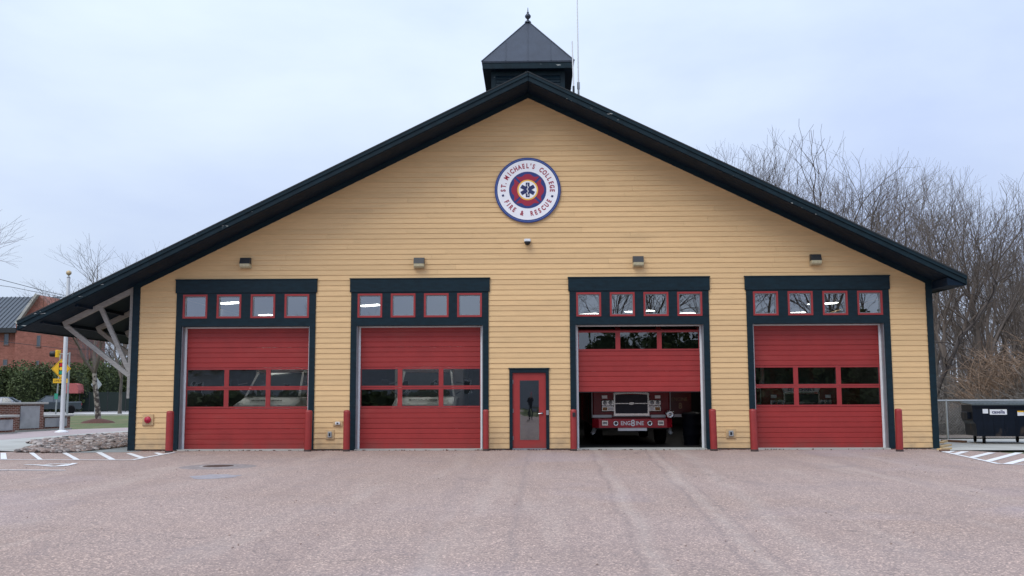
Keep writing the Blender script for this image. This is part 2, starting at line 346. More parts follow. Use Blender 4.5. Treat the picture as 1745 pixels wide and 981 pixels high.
def text_mesh(txt, size, ext=.004, bold=.0, sxx=1.0):
    cu = bpy.data.curves.new('t', 'FONT'); cu.body = txt; cu.size = size; cu.extrude = ext; cu.offset = bold; cu.align_x = 'CENTER'; cu.align_y = 'CENTER'; cu.resolution_u = 3
    ob = bpy.data.objects.new('t', cu); C.objects.link(ob); dg = bpy.context.evaluated_depsgraph_get()
    me = bpy.data.meshes.new_from_object(ob.evaluated_get(dg)); r = ([Vector((v.co.x*sxx, v.co.y, v.co.z)) for v in me.vertices], [tuple(p.vertices) for p in me.polygons])
    bpy.data.objects.remove(ob); bpy.data.meshes.remove(me); return r
def add_text(mb, txt, M, size, m=None, **k):
    vs, fs = text_mesh(txt, size, **k); mb.add([M @ v for v in vs], fs, m)
FACE = Matrix.Rotation(PI/2, 4, 'X')      # text facing -y, upright

# ================================================================== GROUND
g = MB(); R = 900
g.add([(-R, -R, -.05), (R, -R, -.05), (R, R, -.05), (-R, R, -.05)], [(0, 1, 2, 3)])
struct(g.build('ground', grass_m))
a = MB(); a.sheet([(-60, -60), (60, -60), (60, -3.2), (14, -3.2), (11.82, 1.0), (12.5, 3), (-11.6, 3), (-12.6, .6), (-15.2, -.45), (-60, -.6)], 0)
struct(a.build('forecourt', asphalt_m))
ppx = lambda pts, z=0.: [tuple(gp(u, v, z)[:2]) for u, v in pts]
cw = MB(); cw.sheet(ppx([(-160, 770), (-1, 768.5), (31, 769.5), (40, 762), (66, 757), (46, 756.3), (46, 754.5), (60, 751.8), (89, 748.6), (140, 743.5), (230, 737), (230, 733), (120, 741), (0, 750), (-160, 758)]), .012)
struct(cw.build('path', concrete))
pw = MB(); pw.sheet(ppx([(-160, 757.8), (0, 749.8), (120, 740.8), (232, 732.9), (240, 728), (119, 731.8), (0, 739), (-160, 748)]), .010)
struct(pw.build('walkway', pinkwalk))
sb = MB(); sb.sheet(ppx([(108, 771.5), (150, 768), (218, 760), (240, 760), (240, 769), (214, 770.5)]), .006)
struct(sb.build('dock_slab', concrete2))
rbpoly = ppx([(46, 756.3), (46, 754.5), (60, 751.8), (89, 748.6), (140, 743.5), (232, 737), (232, 760), (150, 769), (105, 772), (25, 771), (45, 764), (70, 758)])
rb = MB(); rb.sheet(rbpoly, .016); struct(rb.build('rock_bed', rock_dark))
cp = MB(); cp.sheet([(11.9, 1.1), (12.2, -.9), (60, -1.2), (60, 7.0), (12.2, 6.0)], .014); struct(cp.build('dumpster_pad', concrete))
# strip of asphalt wear at the wall foot is in the material; street beyond the lawn
ra = MB(); ra.sheet([(-260, 60), (60, 66), (60, 74), (-260, 68)], -.02); struct(ra.build('road', road_conc))
rb2 = MB(); rb2.sheet([(-260, 68), (60, 74), (60, 90), (-260, 84)], -.024); struct(rb2.build('street', asph_road))
kb = MB(); kb.prismx([(59.6, -.05), (60, -.05), (60, .08), (59.6, .08)], -260, 60); ko = kb.build('kerb', concrete); struct(ko); ko.rotation_euler.z = .0188
def inpoly(x, y, P):
    c = False; j = len(P)-1
    for i in range(len(P)):
        if (P[i][1] > y) != (P[j][1] > y) and x < (P[j][0]-P[i][0])*(y-P[i][1])/(P[j][1]-P[i][1])+P[i][0]: c = not c
        j = i
    return c
# river rocks
RMS = [rock_m, mat('rock_pale', (.42, .37, .34), .85, var=.2), mat('rock_brown', (.20, .15, .13), .85, var=.3), mat('rock_grey', (.17, .15, .14), .85, var=.3)]
rk = MB(); xs = [p[0] for p in rbpoly]; ys = [p[1] for p in rbpoly]; cnt = 0
cubev = [(-1,-1,-1),(1,-1,-1),(1,1,-1),(-1,1,-1),(-1,-1,1),(1,-1,1),(1,1,1),(-1,1,1),(0,0,1.5),(0,-1.5,0),(1.5,0,0),(0,1.5,0),(-1.5,0,0)]
cubef = [(4,5,8),(5,6,8),(6,7,8),(7,4,8),(0,1,9),(1,5,9),(5,4,9),(4,0,9),(1,2,10),(2,6,10),(6,5,10),(5,1,10),(2,3,11),(3,7,11),(7,6,11),(6,2,11),(3,0,12),(0,4,12),(4,7,12),(7,3,12)]
while cnt < 3000:
    x = random.uniform(min(xs), max(xs)); y = random.uniform(min(ys), max(ys))
    if not inpoly(x, y, rbpoly): continue
    cnt += 1; s_ = random.uniform(.035, .10)*(1.4 if random.random() < .12 else 1); rot = Matrix.Rotation(random.uniform(0, 6.3), 3, 'Z') @ Matrix.Rotation(random.uniform(-.5, .5), 3, 'X')
    sc = Vector((random.uniform(.8, 1.7), random.uniform(.6, 1.1), random.uniform(.35, .6)))
    rk.add([Vector((x, y, .02+s_*.25)) + rot @ Vector([q*sc[i]*s_*.62*random.uniform(.8, 1.2) for i, q in enumerate(v)]) for v in cubev], cubef, random.choice(RMS))
stuff(tag(rk.build('river_rocks'), 'bed of small reddish grey river rocks beside the concrete path', 'rocks'))
# painted markings: sheets 4 mm above the asphalt
def stripe(pts, name='painted_line', z=.010, wpx=None):
    mb = MB(); mb.sheet(ppx(pts), z); return struct(mb.build(name, paintm))
def line_w(a_, b_, wd, name='painted_line', z=.010):
    a_ = Vector(a_[:2]); b_ = Vector(b_[:2]); d = (b_-a_).normalized(); nn = Vector((-d.y, d.x))*wd/2
    mb = MB(); mb.sheet([a_+nn, a_-nn, b_-nn, b_+nn], z); return struct(mb.build(name, paintm))
def G2(u, v): q = gp(u, v); return (q.x, q.y)
line_w(G2(-80, 783), G2(225, 784), .11); line_w(G2(225, 784), G2(300, 770.3), .11, z=.0105); line_w(G2(-80, 801), G2(112, 801.6), .11)
for q in ([(49,771.5),(58,771.5),(73,783.4),(65,783.4)], [(105,771.5),(114,771.5),(136,783.4),(126,783.4)], [(163,771),(173,770.6),(197,783.4),(186,783.4)], [(215,773),(223,772),(246,779.3),(239,781.5)], [(262,772),(268.5,771.2),(279,773.6),(272,776)], [(1,772),(10,772),(12,782.6),(1,782.6)], [(-55,772),(-47,772),(-50,782.6),(-60,782.6)]):
    stripe(q, 'hatch_stripe', .0095)
for pts in ([(43,792),(60,792.2),(75,793.5),(92,795),(110,794.2),(122,791.5),(128,789.5)], [(76,792.2),(90,790.8),(110,790.6),(118,790.2)], [(98,794.6),(110,792.2),(126,791)]):
    for i in range(len(pts)-1): line_w(G2(*pts[i]), G2(*pts[i+1]), .13, 'painted_symbol', .0095+.0004*i)
line_w(G2(1600, 768), G2(1702, 790.6), .11); line_w(G2(1702, 790.6), G2(1800, 793), .11, z=.0105)
for a_, b_ in (((1612,771),(1623,768.5)), ((1627,774),(1645,769.5)), ((1655,780),(1690,771.5)), ((1683,786),(1737,771.5)), ((1716,791),(1784,773))):
    line_w(G2(*a_), G2(*b_), .2, 'hatch_stripe', .0095)
# small crumbs on the asphalt (leaves, pebbles)
cb = MB()
for _ in range(260):
    x = random.uniform(-14, 16); y = random.uniform(-21, -1); s_ = random.uniform(.004, .011)
    cb.add([Vector((x, y, .006))+Vector([q*s_*random.uniform(.5, 1.1) for q in v]) for v in cubev], cubef)
stuff(tag(cb.build('pebbles', rock_m), 'loose pebbles and grit scattered on the asphalt forecourt', 'pebbles'))

# manhole and patches
mh = thing('manhole', 'round iron manhole cover in a worn asphalt ring before the first door', 'manhole', (-6.73, -6.69, 0))
MB().lathe([(.86, 0), (.80, .008)], k=40).build('patch_ring', mat('patch_asphalt', (.245, .205, .19), .9, var=.3, scale=5, bump=.3), mh)
q = MB().lathe([(.42, .008), (.42, .014), (.36, .014)], k=36).build('cover_frame', mat('pale_ring', (.34, .30, .28), .8, var=.3, scale=8), mh)
q = MB().lathe([(.35, .0142), (.35, .018)], k=36)
for i in range(-4, 5):
    wv = math.sqrt(.33**2-(i*.07)**2); q.box(-wv, wv, i*.07-.012, i*.07+.012, .018, .022)
q.build('cover', mat('rusty_iron', (.12, .075, .06), .6, .3, var=.3, scale=14), mh)
pt = MB(); pts = [(-5.9+.5*math.cos(t_)*random.uniform(.75, 1.1), -9.5+.6*math.sin(t_)*random.uniform(.7, 1.1)) for t_ in [i*PI/9 for i in range(18)]]; pt.sheet(pts, .004)
struct(pt.build('asphalt_patch', mat('bluish_patch', (.30, .275, .285), .9, var=.25, scale=6)))

# ================================================================== FIRE STATION
RX, SL = .385, .4905            # ridge x, roof slope
ZR = 11.05; ZF = 10.82; ZS = 10.65   # fascia top, soffit, siding top at ridge
XL, XR = -11.58, 12.335; EL, ER = -14.44, 12.84; DEP = 26.0
BAYS = [(-10.249, -6.031), (-4.966, -.834), (1.588, 5.734), (6.843, 11.061)]
ZH = 5.12
fs_ = thing('fire_station', 'ochre clapboard fire station with four red bay doors, dark teal gable roof and cupola', 'fire station')
zs = lambda x: ZS-SL*abs(x-RX)
# front wall with openings (sheathing), side and back walls
wl = MB()
cols = [XL+.02, BAYS[0][0]+.1, BAYS[0][1]-.1, BAYS[1][0]+.1, BAYS[1][1]-.1, -.16, .89, BAYS[2][0]+.1, BAYS[2][1]-.1, BAYS[3][0]+.1, BAYS[3][1]-.1, XR-.02]
for i in (0, 2, 4, 6, 8, 10): wl.box(cols[i], cols[i+1], .01, .2, 0, 5.0)
wl.box(cols[5], cols[6], .01, .2, 2.35, 5.0)
wl.prism([(XL+.02, 5.0), (XR-.02, 5.0), (XR-.02, zs(XR)+.05), (RX, ZS+.05), (XL+.02, zs(XL)+.05)], .01, .2)
wl.box(XL+.02, XL+.2, .2, DEP, 0, 4.9).box(XR-.2, XR-.02, .2, DEP, 0, 4.8)
wl.prism([(XL+.02, 0), (XR-.02, 0), (XR-.02, zs(XR)), (RX, ZS), (XL+.02, zs(XL))], DEP, DEP+.2)
wl.build('wall', wallmat, fs_)
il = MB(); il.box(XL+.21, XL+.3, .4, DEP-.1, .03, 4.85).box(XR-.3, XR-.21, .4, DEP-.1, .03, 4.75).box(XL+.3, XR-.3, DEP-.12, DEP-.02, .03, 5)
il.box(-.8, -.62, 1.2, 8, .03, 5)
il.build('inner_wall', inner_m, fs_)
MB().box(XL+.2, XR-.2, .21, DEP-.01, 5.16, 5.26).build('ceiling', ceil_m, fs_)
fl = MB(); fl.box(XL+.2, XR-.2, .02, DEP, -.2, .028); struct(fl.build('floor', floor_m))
for a_, b_ in BAYS: MB().box(a_+.17, b_-.17, -.12, .55, -.1, .034).build('threshold', concrete, fs_)
FM = mat('foundation', (.10, .09, .08), .9, var=.3)
for i in (0, 2, 4, 6, 8, 10): MB().box(cols[i], cols[i+1], -.004, .008, -.1, .10).build('foundation', FM, fs_)
# clapboards
P_ = .157
def board(a0, b0, a1, b1, z0, z1):
    mb = MB(); th0, th1 = random.uniform(.022, .027), .006; yb = .006; o_ = .012
    vs = [(a0, -th0, z0), (b0, -th0, z0), (b0, yb, z0), (a0, yb, z0), (a1, -th1, z1+o_), (b1, -th1, z1+o_), (b1, yb, z1+o_), (a1, yb, z1+o_)]
    mb.add(vs, [(0,3,2,1),(4,5,6,7),(0,1,5,4),(1,2,6,5),(2,3,7,6),(3,0,4,7)])
    return mb.build('clapboard', siding, fs_)
def xl(z): return max(XL+.2, RX-(ZS+.03-z)/SL)
def xr(z): return min(XR-.17, RX+(ZS+.03-z)/SL)
nb = 0
row = 0; z = .045
segs = [(XL+.2, BAYS[0][0]+.02), (BAYS[0][1]-.02, BAYS[1][0]+.02), (BAYS[1][1]-.02, BAYS[2][0]+.02), (BAYS[2][1]-.02, BAYS[3][0]+.02), (BAYS[3][1]-.02, XR-.17)]
while z < ZS-.05:
    z1 = z+P_
    if z1 > ZH-.02 and z < ZH+.0 and z+P_ > ZH: pass
    if z1 < ZH+.03:
        for i, (a_, b_) in enumerate(segs):
            a2, b2 = max(a_, xl(z)), min(b_, xr(z)); a3, b3 = max(a_, xl(z1)), min(b_, xr(z1))
            if i == 2 and z < 2.41-.1:
                board(a_, -.20, a_, -.20, z, z1); board(.93, b_, .93, b_, z, z1); nb += 2
            else: board(a2, b2, a3, b3, z, z1); nb += 1
    else:
        A0, B0, A1, B1 = xl(z), xr(z), xl(z1), xr(z1)
        cuts = []; x = A0+random.uniform(2.4, 5.2)
        while x < B0-1.4: cuts.append(x); x += random.uniform(4.3, 5.4)
        ends0 = [A0]+cuts+[B0]; ends1 = [A1]+cuts+[B1]
        for i in range(len(ends0)-1):
            gL = .0 if i == 0 else .0015; gR = .0 if i == len(ends0)-2 else .0015
            board(ends0[i]+gL, ends0[i+1]-gR, ends1[i]+gL, ends1[i+1]-gR, z, min(z1, ZS+.02)); nb += 1
    z = z1; row += 1
print('clapboards', nb)
# corner boards and frieze
for a_, b_, zt in ((XL, XL+.215, zs(XL)+.12), (XR-.187, XR, zs(XR)+.15)):
    mb = MB(); mb.box(a_, b_, -.045, .22, 0, zt); mb.build('corner_board', navy, fs_)
for sgn, xe in ((-1, EL+.4), (1, ER-.1)):
    mb = MB(); f = lambda x, zz: zz-SL*abs(x-RX)
    pts = [(RX, ZS), (xe, f(xe, ZS)), (xe, f(xe, ZF+.02)), (RX, ZF+.02)]
    if sgn < 0: xe = XL; pts = [(RX, ZS), (RX, ZF+.02), (XL, f(XL, ZF+.02)), (XL, f(XL, ZS))]
    else: pts = [(RX, ZS), (XR, f(XR, ZS)), (XR, f(XR, ZF+.02)), (RX, ZF+.02)]
    fixn(mb.prism(pts, -.052, .0).build('frieze_board', navy, fs_))
# roof
def slope_quad(mb, x0, x1, za, zb, y0, y1, m=None):
    f = lambda x, zz: zz-SL*abs(x-RX)
    pts = [(x0, f(x0, zb)), (x1, f(x1, zb)), (x1, f(x1, za)), (x0, f(x0, za))]
    return mb.prism(pts, y0, y1, m)
YF = -1.2
rf = MB(); slope_quad(rf, RX, ER, ZR+.005, ZF+.004, YF+.03, DEP+1); slope_quad(rf, EL, RX, ZR+.005, ZF+.004, YF+.03, DEP+1)
roof = fixn(rf.build('roof', soffit_m, fs_))
for x0, x1 in ((EL-.03, RX), (RX, ER+.03)):
    mb = MB(); slope_quad(mb, x0, x1, ZR+.045, ZR+.008, YF-.045, DEP+1.05); fixn(mb.build('shingles', shingle, roof))
    mb = MB(); slope_quad(mb, x0+.02, x1-.0, ZR+.002, ZR-.085, YF-.035, YF+.028); fixn(mb.build('rake_trim', fascia_m, roof))
    mb = MB(); slope_quad(mb, x0+.03, x1, ZR-.088, ZF-.0, YF, YF+.028); fixn(mb.build('rake_fascia', fascia_m, roof))
    # soffit boards running down the slope: grooves between planks
for x0, x1 in ((EL, RX), (RX, ER)):
    for j in range(5):
        y0 = YF+.035+j*.229
        mb = MB(); slope_quad(mb, x0+.03, x1-.03, ZF, ZF-.016, y0, y0+.222); fixn(mb.build('soffit_plank', soffit_m, roof))
for xe, s_ in ((EL, -1), (ER, 1)):
    ze = ZR-SL*abs(xe-RX)
    mb = MB(); mb.box(min(xe, xe+s_*.025), max(xe, xe+s_*.025), YF-.02, DEP+1, ze-.26, ze+.0); mb.build('eave_fascia', fascia_m, roof)
# boxed eave return on the right and left corner
ze = ZF-SL*(ER-RX)
mb = MB(); mb.prism([(XR, ze-.03), (ER-.02, ze-.03), (ER-.02, ze+.0), (XR, ze+SL*(ER-XR)-.05)], YF+.04, -.06); fixn(mb.build('eave_return', soffit_m, roof))
# brackets under the left overhang
for k in range(6):
    y = .16+k*2.3
    br_ = MB(); f = lambda x: ZF-SL*abs(x-RX)
    br_.beam((-13.75, y, f(-13.75)-.09), (-11.6, y, f(-11.6)-.09), .13, .15); b0 = br_.build('bracket', wood_m, fs_)
    MB().box(-11.72, -11.59, y-.07, y+.07, 1.55, f(-11.65)-.17).build('post', wood_m, b0)
    MB().beam((-13.68, y+.002, f(-13.68)-.17), (-11.66, y+.002, 2.22), .115, .13).build('brace', wood_m, b0)
    MB().beam((-12.62, y-.002, f(-12.62)-.17), (-11.70, y-.002, 2.40), .11, .125).build('brace', wood_m, b0)
for xx in (-13.9, -12.9): MB().beam((xx, -.9, ZF-SL*abs(xx-RX)-.03), (xx, DEP, ZF-SL*abs(xx-RX)-.03), .09, .07).build('purlin', soffit_m, roof)

# bay surrounds, transoms, overhead doors
DW = .17
def section(x0, x1, z0, y=.30):
    mb = MB(); n_ = 4; h = .606; p = [(y+.045, z0), (y, z0)]; 
    for i in range(n_):
        a_ = z0+i*h/n_; b_ = a_+h/n_
        p += [(y, a_+.004), (y-.006, a_+.012), (y-.006, b_-.022), (y+.005, b_-.014), (y+.005, b_-.006)]
    p += [(y, z0+h), (y+.045, z0+h)]
    k = len(p); vs = [(x0, *q) for q in p]+[(x1, *q) for q in p]
    fs = [(i, i+1, i+1+k, i+k) for i in range(k-1)]+[(k-1, 0, k, 2*k-1)]
    mb.add(vs, fs); mb.add(vs[:k], [tuple(range(k))]); mb.add(vs[k:], [tuple(range(k))]); return fixn(mb.build('door_panel', red_door))
def win_section(x0, x1, z0, par, y=.30):
    mb = MB(); h = .606; wd = x1-x0; st = .07; ml = .14; gw = (wd-2*st-2*ml)/3; r0 = .055; r1 = .055
    mb.box(x0, x1, y-.008, y+.04, z0+.002, z0+r0).box(x0, x1, y-.008, y+.04, z0+h-r1, z0+h-.002)
    xx = x0
    mb.box(x0, x0+st, y-.006, y+.038, z0+r0, z0+h-r1).box(x1-st, x1, y-.006, y+.038, z0+r0, z0+h-r1)
    for i in range(3):
        gx0 = x0+st+i*(gw+ml)
        if i: mb.box(gx0-ml, gx0, y-.006, y+.038, z0+r0, z0+h-r1)
        # thin retaining bead
    f = mb.build('window_frame', red_frame, par)
    for i in range(3):
        gx0 = x0+st+i*(gw+ml); g_ = MB(); g_.add([(gx0-.005, y+.018, z0+r0-.005), (gx0+gw+.005, y+.018, z0+r0-.005), (gx0+gw+.005, y+.018, z0+h-r1+.005), (gx0-.005, y+.018, z0+h-r1+.005)], [(0, 1, 2, 3)]); g_.build('window_pane', gl_door, par)
for bi, (lx, rx_) in enumerate(BAYS):
    su = MB(); y0, y1 = -.05, .01
    su.box(lx, lx+DW, y0, .26, 0, 3.69).box(rx_-DW, rx_, y0, .26, 0, 3.69)                      # casings
    su.box(lx, rx_, y0+.002, .26, 3.69, 3.935)                                                    # lintel
    su.box(lx, rx_, y0+.002, .1, 4.655, 4.70)
    ws = lx+.2; wx = [ws+i*((rx_-lx-.4-.74)/3) for i in range(4)]
    edges = [lx]+[q for x in wx for q in (x, x+.74)]+[rx_]
    for i in range(0, 10, 2): su.box(edges[i], edges[i+1], y0, .1, 3.935, 4.655)
    s0 = su.build('door_surround', navy, fs_)
    MB().bbox(lx-.035, rx_+.035, -.075, .01, 4.70, ZH-.03, .006).build('header_board', navy, s0)
    MB().box(lx-.05, rx_+.05, -.09, .01, ZH-.03, ZH).build('drip_cap', navy, s0)
    for x in wx:
        f = MB(); a_ = .055
        f.box(x, x+.74, -.062, .06, 3.935, 3.935+a_).box(x, x+.74, -.062, .06, 4.655-a_, 4.655).box(x, x+a_, -.060, .06, 3.935+a_, 4.655-a_).box(x+.74-a_, x+.74, -.060, .06, 3.935+a_, 4.655-a_)
        fo_ = f.build('transom_window', red_frame, fs_)
        b2 = MB(); c_ = .02
        b2.box(x+a_, x+.74-a_, -.02, .05, 3.935+a_, 3.935+a_+c_).box(x+a_, x+.74-a_, -.02, .05, 4.655-a_-c_, 4.655-a_).box(x+a_, x+a_+c_, -.019, .05, 3.935+a_+c_, 4.655-a_-c_).box(x+.74-a_-c_, x+.74-a_, -.019, .05, 3.935+a_+c_, 4.655-a_-c_)
        b2.build('inner_sash', alu, fo_)
        g_ = MB(); g_.add([(x+a_, .03, 3.98), (x+.74-a_, .03, 3.98), (x+.74-a_, .03, 4.61), (x+a_, .03, 4.61)], [(0, 1, 2, 3)]); g_.build('pane', gl_tr, fo_)
    # door frame strips
    MB().box(lx+DW, lx+DW+.028, .012, .25, .0, 3.69).build('door_jamb', alu, fs_); MB().box(rx_-DW-.028, rx_-DW, .012, .25, .0, 3.69).build('door_jamb', alu, fs_)
    st = MB(); st.box(lx+DW+.0285, lx+DW+.085, .235, .275, .02, 3.69).box(rx_-DW-.085, rx_-DW-.0285, .235, .275, .02, 3.69).box(lx+DW+.085, rx_-DW-.085, .235, .275, 3.65, 3.688); st.build('weatherstrip', white_strip, fs_)
    x0, x1 = lx+DW+.04, rx_-DW-.04; lift = 1.70 if bi == 2 else 0.02
    tr_ = MB(); tr_.box(x0-.06, x0-.03, .33, .42, .03, 3.9).box(x1+.03, x1+.06, .33, .42, .03, 3.9)
    dr = tr_.build('overhead_door', galv, fs_)
    for k in range(6):
        z0 = lift+k*.61
        if bi == 2 and k == 3:
            before = set(C.objects); win_section(x0, x1, 0, dr, 0)
            for o in set(C.objects)-before: o.rotation_euler.x = -math.radians(62); o.location = (0, .31, z0)
            continue
        if z0+.3 > 3.75:
            # section riding back on the ceiling track
            mb = MB(); yy = .5+(k-4)*.62; mb.box(x0, x1, yy+.35, yy+.94, 3.80, 3.84); mb.build('door_panel', red_frame, dr); continue
        if k in (2, 3): win_section(x0, x1, z0, dr)
        else:
            o = section(x0, x1, z0); o.parent = dr
    MB().box(x0, x1, .305, .34, lift-.02, lift).build('bottom_seal', black, dr)

# entry door
su = MB(); su.box(-.22, -.125, -.05, .2, 0, 2.27).box(.86, .955, -.05, .2, 0, 2.27).box(-.22, .955, -.052, .2, 2.27, 2.38)
s0 = su.build('entry_surround', navy, fs_); MB().box(-.245, .98, -.075, .01, 2.38, 2.41).build('drip_cap', navy, s0)
ed = MB(); y0, y1 = .0, .045
ed.box(-.125, .09, y0, y1, .055, 2.265).box(.655, .86, y0, y1, .055, 2.265).box(.09, .655, y0, y1, .055, .29).box(.09, .655, y0, y1, 2.04, 2.265)
d_ = ed.build('entry_door', red_door, fs_)
fr_ = MB(); fr_.box(.075, .09, -.006, .0, .275, 2.055).box(.655, .67, -.006, .0, .275, 2.055).box(.09, .655, -.006, 0, .275, .29).box(.09, .655, -.006, 0, 2.04, 2.055); fr_.build('glazing_bead', red_frame, d_)
g_ = MB(); g_.add([(.085, .02, .285), (.66, .02, .285), (.66, .02, 2.045), (.085, .02, 2.045)], [(0, 1, 2, 3)]); g_.build('door_glass', gl_entry, d_)
hd = MB(); hd.lathe([(.035, 0), (.035, -.02), (.014, -.022), (.014, -.06)], (.745, 0, 1.07), 16, None, 'y'); hd.tube([(.745, -.06, 1.07), (.70, -.062, 1.07), (.63, -.058, 1.06)], .013, 8); hd.build('lever_handle', chrome, d_)
for zz in (.35, 1.15, 2.0): MB().tube([(-.115, -.012, zz-.06), (-.115, -.012, zz+.06)], .012, 8).build('hinge', alu, d_)
MB().box(-.13, .87, -.09, .05, .0, .05).build('threshold', alu, d_)
kb_ = MB().bbox(.865, .945, -.085, -.052, 1.02, 1.16, .006).build('key_box', alu, fs_)
# low nail-like marks on the base board by the entry door
cupy = 2.8
cu = MB(); hw = 1.22; cx = .37; cy = cupy+.35+hw
wz0, wz1 = 10.2, 12.55
cu.box(cx-hw, cx+hw, cy-hw, cy+hw, wz0, wz1)
cup = cu.build('cupola', soffit_m, fs_)
f = MB(); y = cy-hw
f.box(cx-hw-.03, cx-hw+.12, y-.03, y-.001, wz0, wz1-.15).box(cx+hw-.12, cx+hw+.03, y-.03, y-.001, wz0, wz1-.15).box(cx-hw-.03, cx+hw+.03, y-.032, y-.001, wz1-.15, wz1).box(cx-hw+.12, cx+hw-.12, y-.026, y-.001, 11.55, 11.68)
f.build('cupola_trim', fascia_m, cup)
for i in range(6):
    zz = 11.70+i*.115; sl_ = MB(); sl_.prismx([(y-.024, zz), (y-.001, zz+.06), (y-.001, zz+.10), (y-.024, zz+.03)], cx-hw+.13, cx+hw-.13); fixn(sl_.build('louver_slat', navy, cup))
ev = 1.555; ez = 12.56
MB().box(cx-ev+.03, cx+ev-.03, cy-ev+.03, cy+ev-.03, ez-.01, ez+.0).build('cupola_soffit', soffit_m, cup)
fb = MB(); 
for (a0, a1, b0, b1) in ((cx-ev+.02, cx+ev-.02, cy-ev+.02, cy-ev+.05), (cx-ev+.02, cx+ev-.02, cy+ev-.05, cy+ev-.02), (cx-ev+.02, cx-ev+.05, cy-ev+.05, cy+ev-.05), (cx+ev-.05, cx+ev-.02, cy-ev+.05, cy+ev-.05)): fb.box(a0, a1, b0, b1, ez+.002, ez+.20)
fb.build('cupola_fascia', fascia_m, cup)
rz0 = ez+.20; ap = 14.80
MB().box(cx-ev, cx+ev, cy-ev, cy+ev, rz0+.002, rz0+.045).build('roof_edge', slate_metal, cup)
py = MB(); e0 = ev+.01; vs = [(cx-e0, cy-e0, rz0+.046), (cx+e0, cy-e0, rz0+.046), (cx+e0, cy+e0, rz0+.046), (cx-e0, cy+e0, rz0+.046), (cx, cy, ap)]
py.add(vs, [(0,1,4),(1,2,4),(2,3,4),(3,0,4),(3,2,1,0)]); pr = py.build('cupola_roof', slate_metal, cup)
se = MB()
for sx_ in (-.75, 0., .78):
    t0 = 1-abs(sx_)/e0; A = Vector((cx+sx_, cy-e0, rz0+.05)); B = Vector((cx+sx_, cy-e0+e0*t0, rz0+.046+(ap-rz0-.046)*t0)); se.beam(A, B, .018, .035)
for sx_, sy_ in ((-1,-1),(1,-1),(1,1),(-1,1)): se.tube([(cx+sx_*e0, cy+sy_*e0, rz0+.05), (cx, cy, ap)], .022, 6)
se.build('roof_seam', slate_metal, cup)
MB().lathe([(.12, 0), (.10, .05), (.04, .09), (.035, .13), (.095, .19), (.11, .25), (.07, .31), (.03, .34), (.045, .37), (.02, .41), (.008, .56)], (cx, cy, ap-.06), 14).build('finial', slate_metal, cup)

# ================================================================== FIXTURES ON THE WALL
def wall_light(x, z, label):
    t = thing('wall_light', label, 'wall light', (x, -.02, z), 0, 'wall lights above the bay doors')
    MB().box(-.17, .17, -.02, .03, -.18, .17).build('back_plate', mat('tan_plate', (.50, .36, .2), .6) if 'tan_plate' not in MATS else MATS['tan_plate'], t)
    MB().prismx([(-.02, .155), (-.13, .155), (-.21, -.03), (-.02, -.03)], -.155, .155).build('housing', dark_metal, t)
    q = MB(); q.prismx([(-.02, -.032), (-.205, -.032), (-.19, -.11), (-.14, -.15), (-.02, -.15)], -.15, .15); fixn(q.build('lens', lens_m, t))
    for c in kids(t): fixn(c)
for i, (x, z) in enumerate([(-8.17, 5.6), (-2.92, 5.57), (3.65, 5.57), (8.92, 5.59)]):
    wall_light(x, z, ['boxy wall light above the leftmost bay door', 'boxy wall light above the closed bay door left of the entry door', 'boxy wall light above the half open bay door', 'boxy wall light above the rightmost bay door'][i])
sc_ = thing('security_camera', 'white dome security camera under the round emblem', 'security camera', (.34, -.03, 6.18))
q = MB(); q.bbox(-.10, .10, -.10, .0, .0, .10, .02); q.build('housing', white_strip, sc_)
MB().lathe([(.095, .01), (.095, -.02), (.07, -.07), (.03, -.10), (.004, -.105)], (0, -.10, 0), 16).build('dome', black, sc_)
# emblem
em = thing('emblem_sign', 'round white and blue fire and rescue emblem with red cross high on the gable', 'sign', (.356, -.03, 7.775))
MB().disc((0, 0), 1.0, -.05, .05, 64, blue_e).build('disc', None, em)
q = MB()
for k in range(64):
    a0, a1 = 2*PI*k/64, 2*PI*(k+1)/64
    q.add([(r*math.cos(a_), -.0525, r*math.sin(a_)) for r, a_ in ((.95, a0), (.965, a0), (.965, a1), (.95, a1))], [(0, 1, 2, 3)])
q.build('rim_line', mat('emblem_light_blue', (.10, .17, .42), .45), em)
MB().disc((0, 0), .915, -.053, .003, 64).build('white_field', white_e, em)
MB().disc((0, 0), .565, -.057, .003, 56).build('inner_disc', blue_e, em)
# maltese cross: four lobed arms
q = MB()
for k in range(4):
    th0 = PI/2*k; pts = []
    half = [(.20, .25), (.335, .425), (.28, .425), (.215, .40), (.165, .435), (.13, .47), (.07, .50), (0, .505)]
    half = [(.19, .235), (.335, .385), (.345, .405), (.29, .41), (.2, .40), (.15, .425), (.11, .465), (.05, .49)]
    pts = [(x, y) for x, y in half]+[(-x, y) for x, y in half[::-1]]
    R_ = lambda x, y: (x*math.cos(th0)-y*math.sin(th0), x*math.sin(th0)+y*math.cos(th0))
    pts = [R_(x, y) for x, y in pts]; q.prism(pts, -.061, -.057)
fixn(q.build('red_cross', red_e, em))
MB().disc((0, 0), .315, -.063, .006, 44).build('yellow_ring', yel_e, em); MB().disc((0, 0), .272, -.066, .003, 40).build('centre_disc', white_e, em)
q = MB()
for k in range(3):
    a_ = PI/2+k*PI/3; ca, sa = math.cos(a_), math.sin(a_); h, w_ = .225, .058
    z_ = -.069-.0006*k
    q.prism([(ca*i*h-sa*j*w_, sa*i*h+ca*j*w_) for i, j in ((-1,-1),(1,-1),(1,1),(-1,1))], z_, -.066)
fixn(q.build('star', navy_e, em))
q = MB(); pts = [Vector((.028*math.sin(i*1.15), -.0735, -.19+i*.022)) for i in range(17)]
q.tube(pts, .009, 5); q.tube([(0, -.0725, -.19), (0, -.0725, .2)], .006, 5); q.build('serpent_staff', white_e, em)
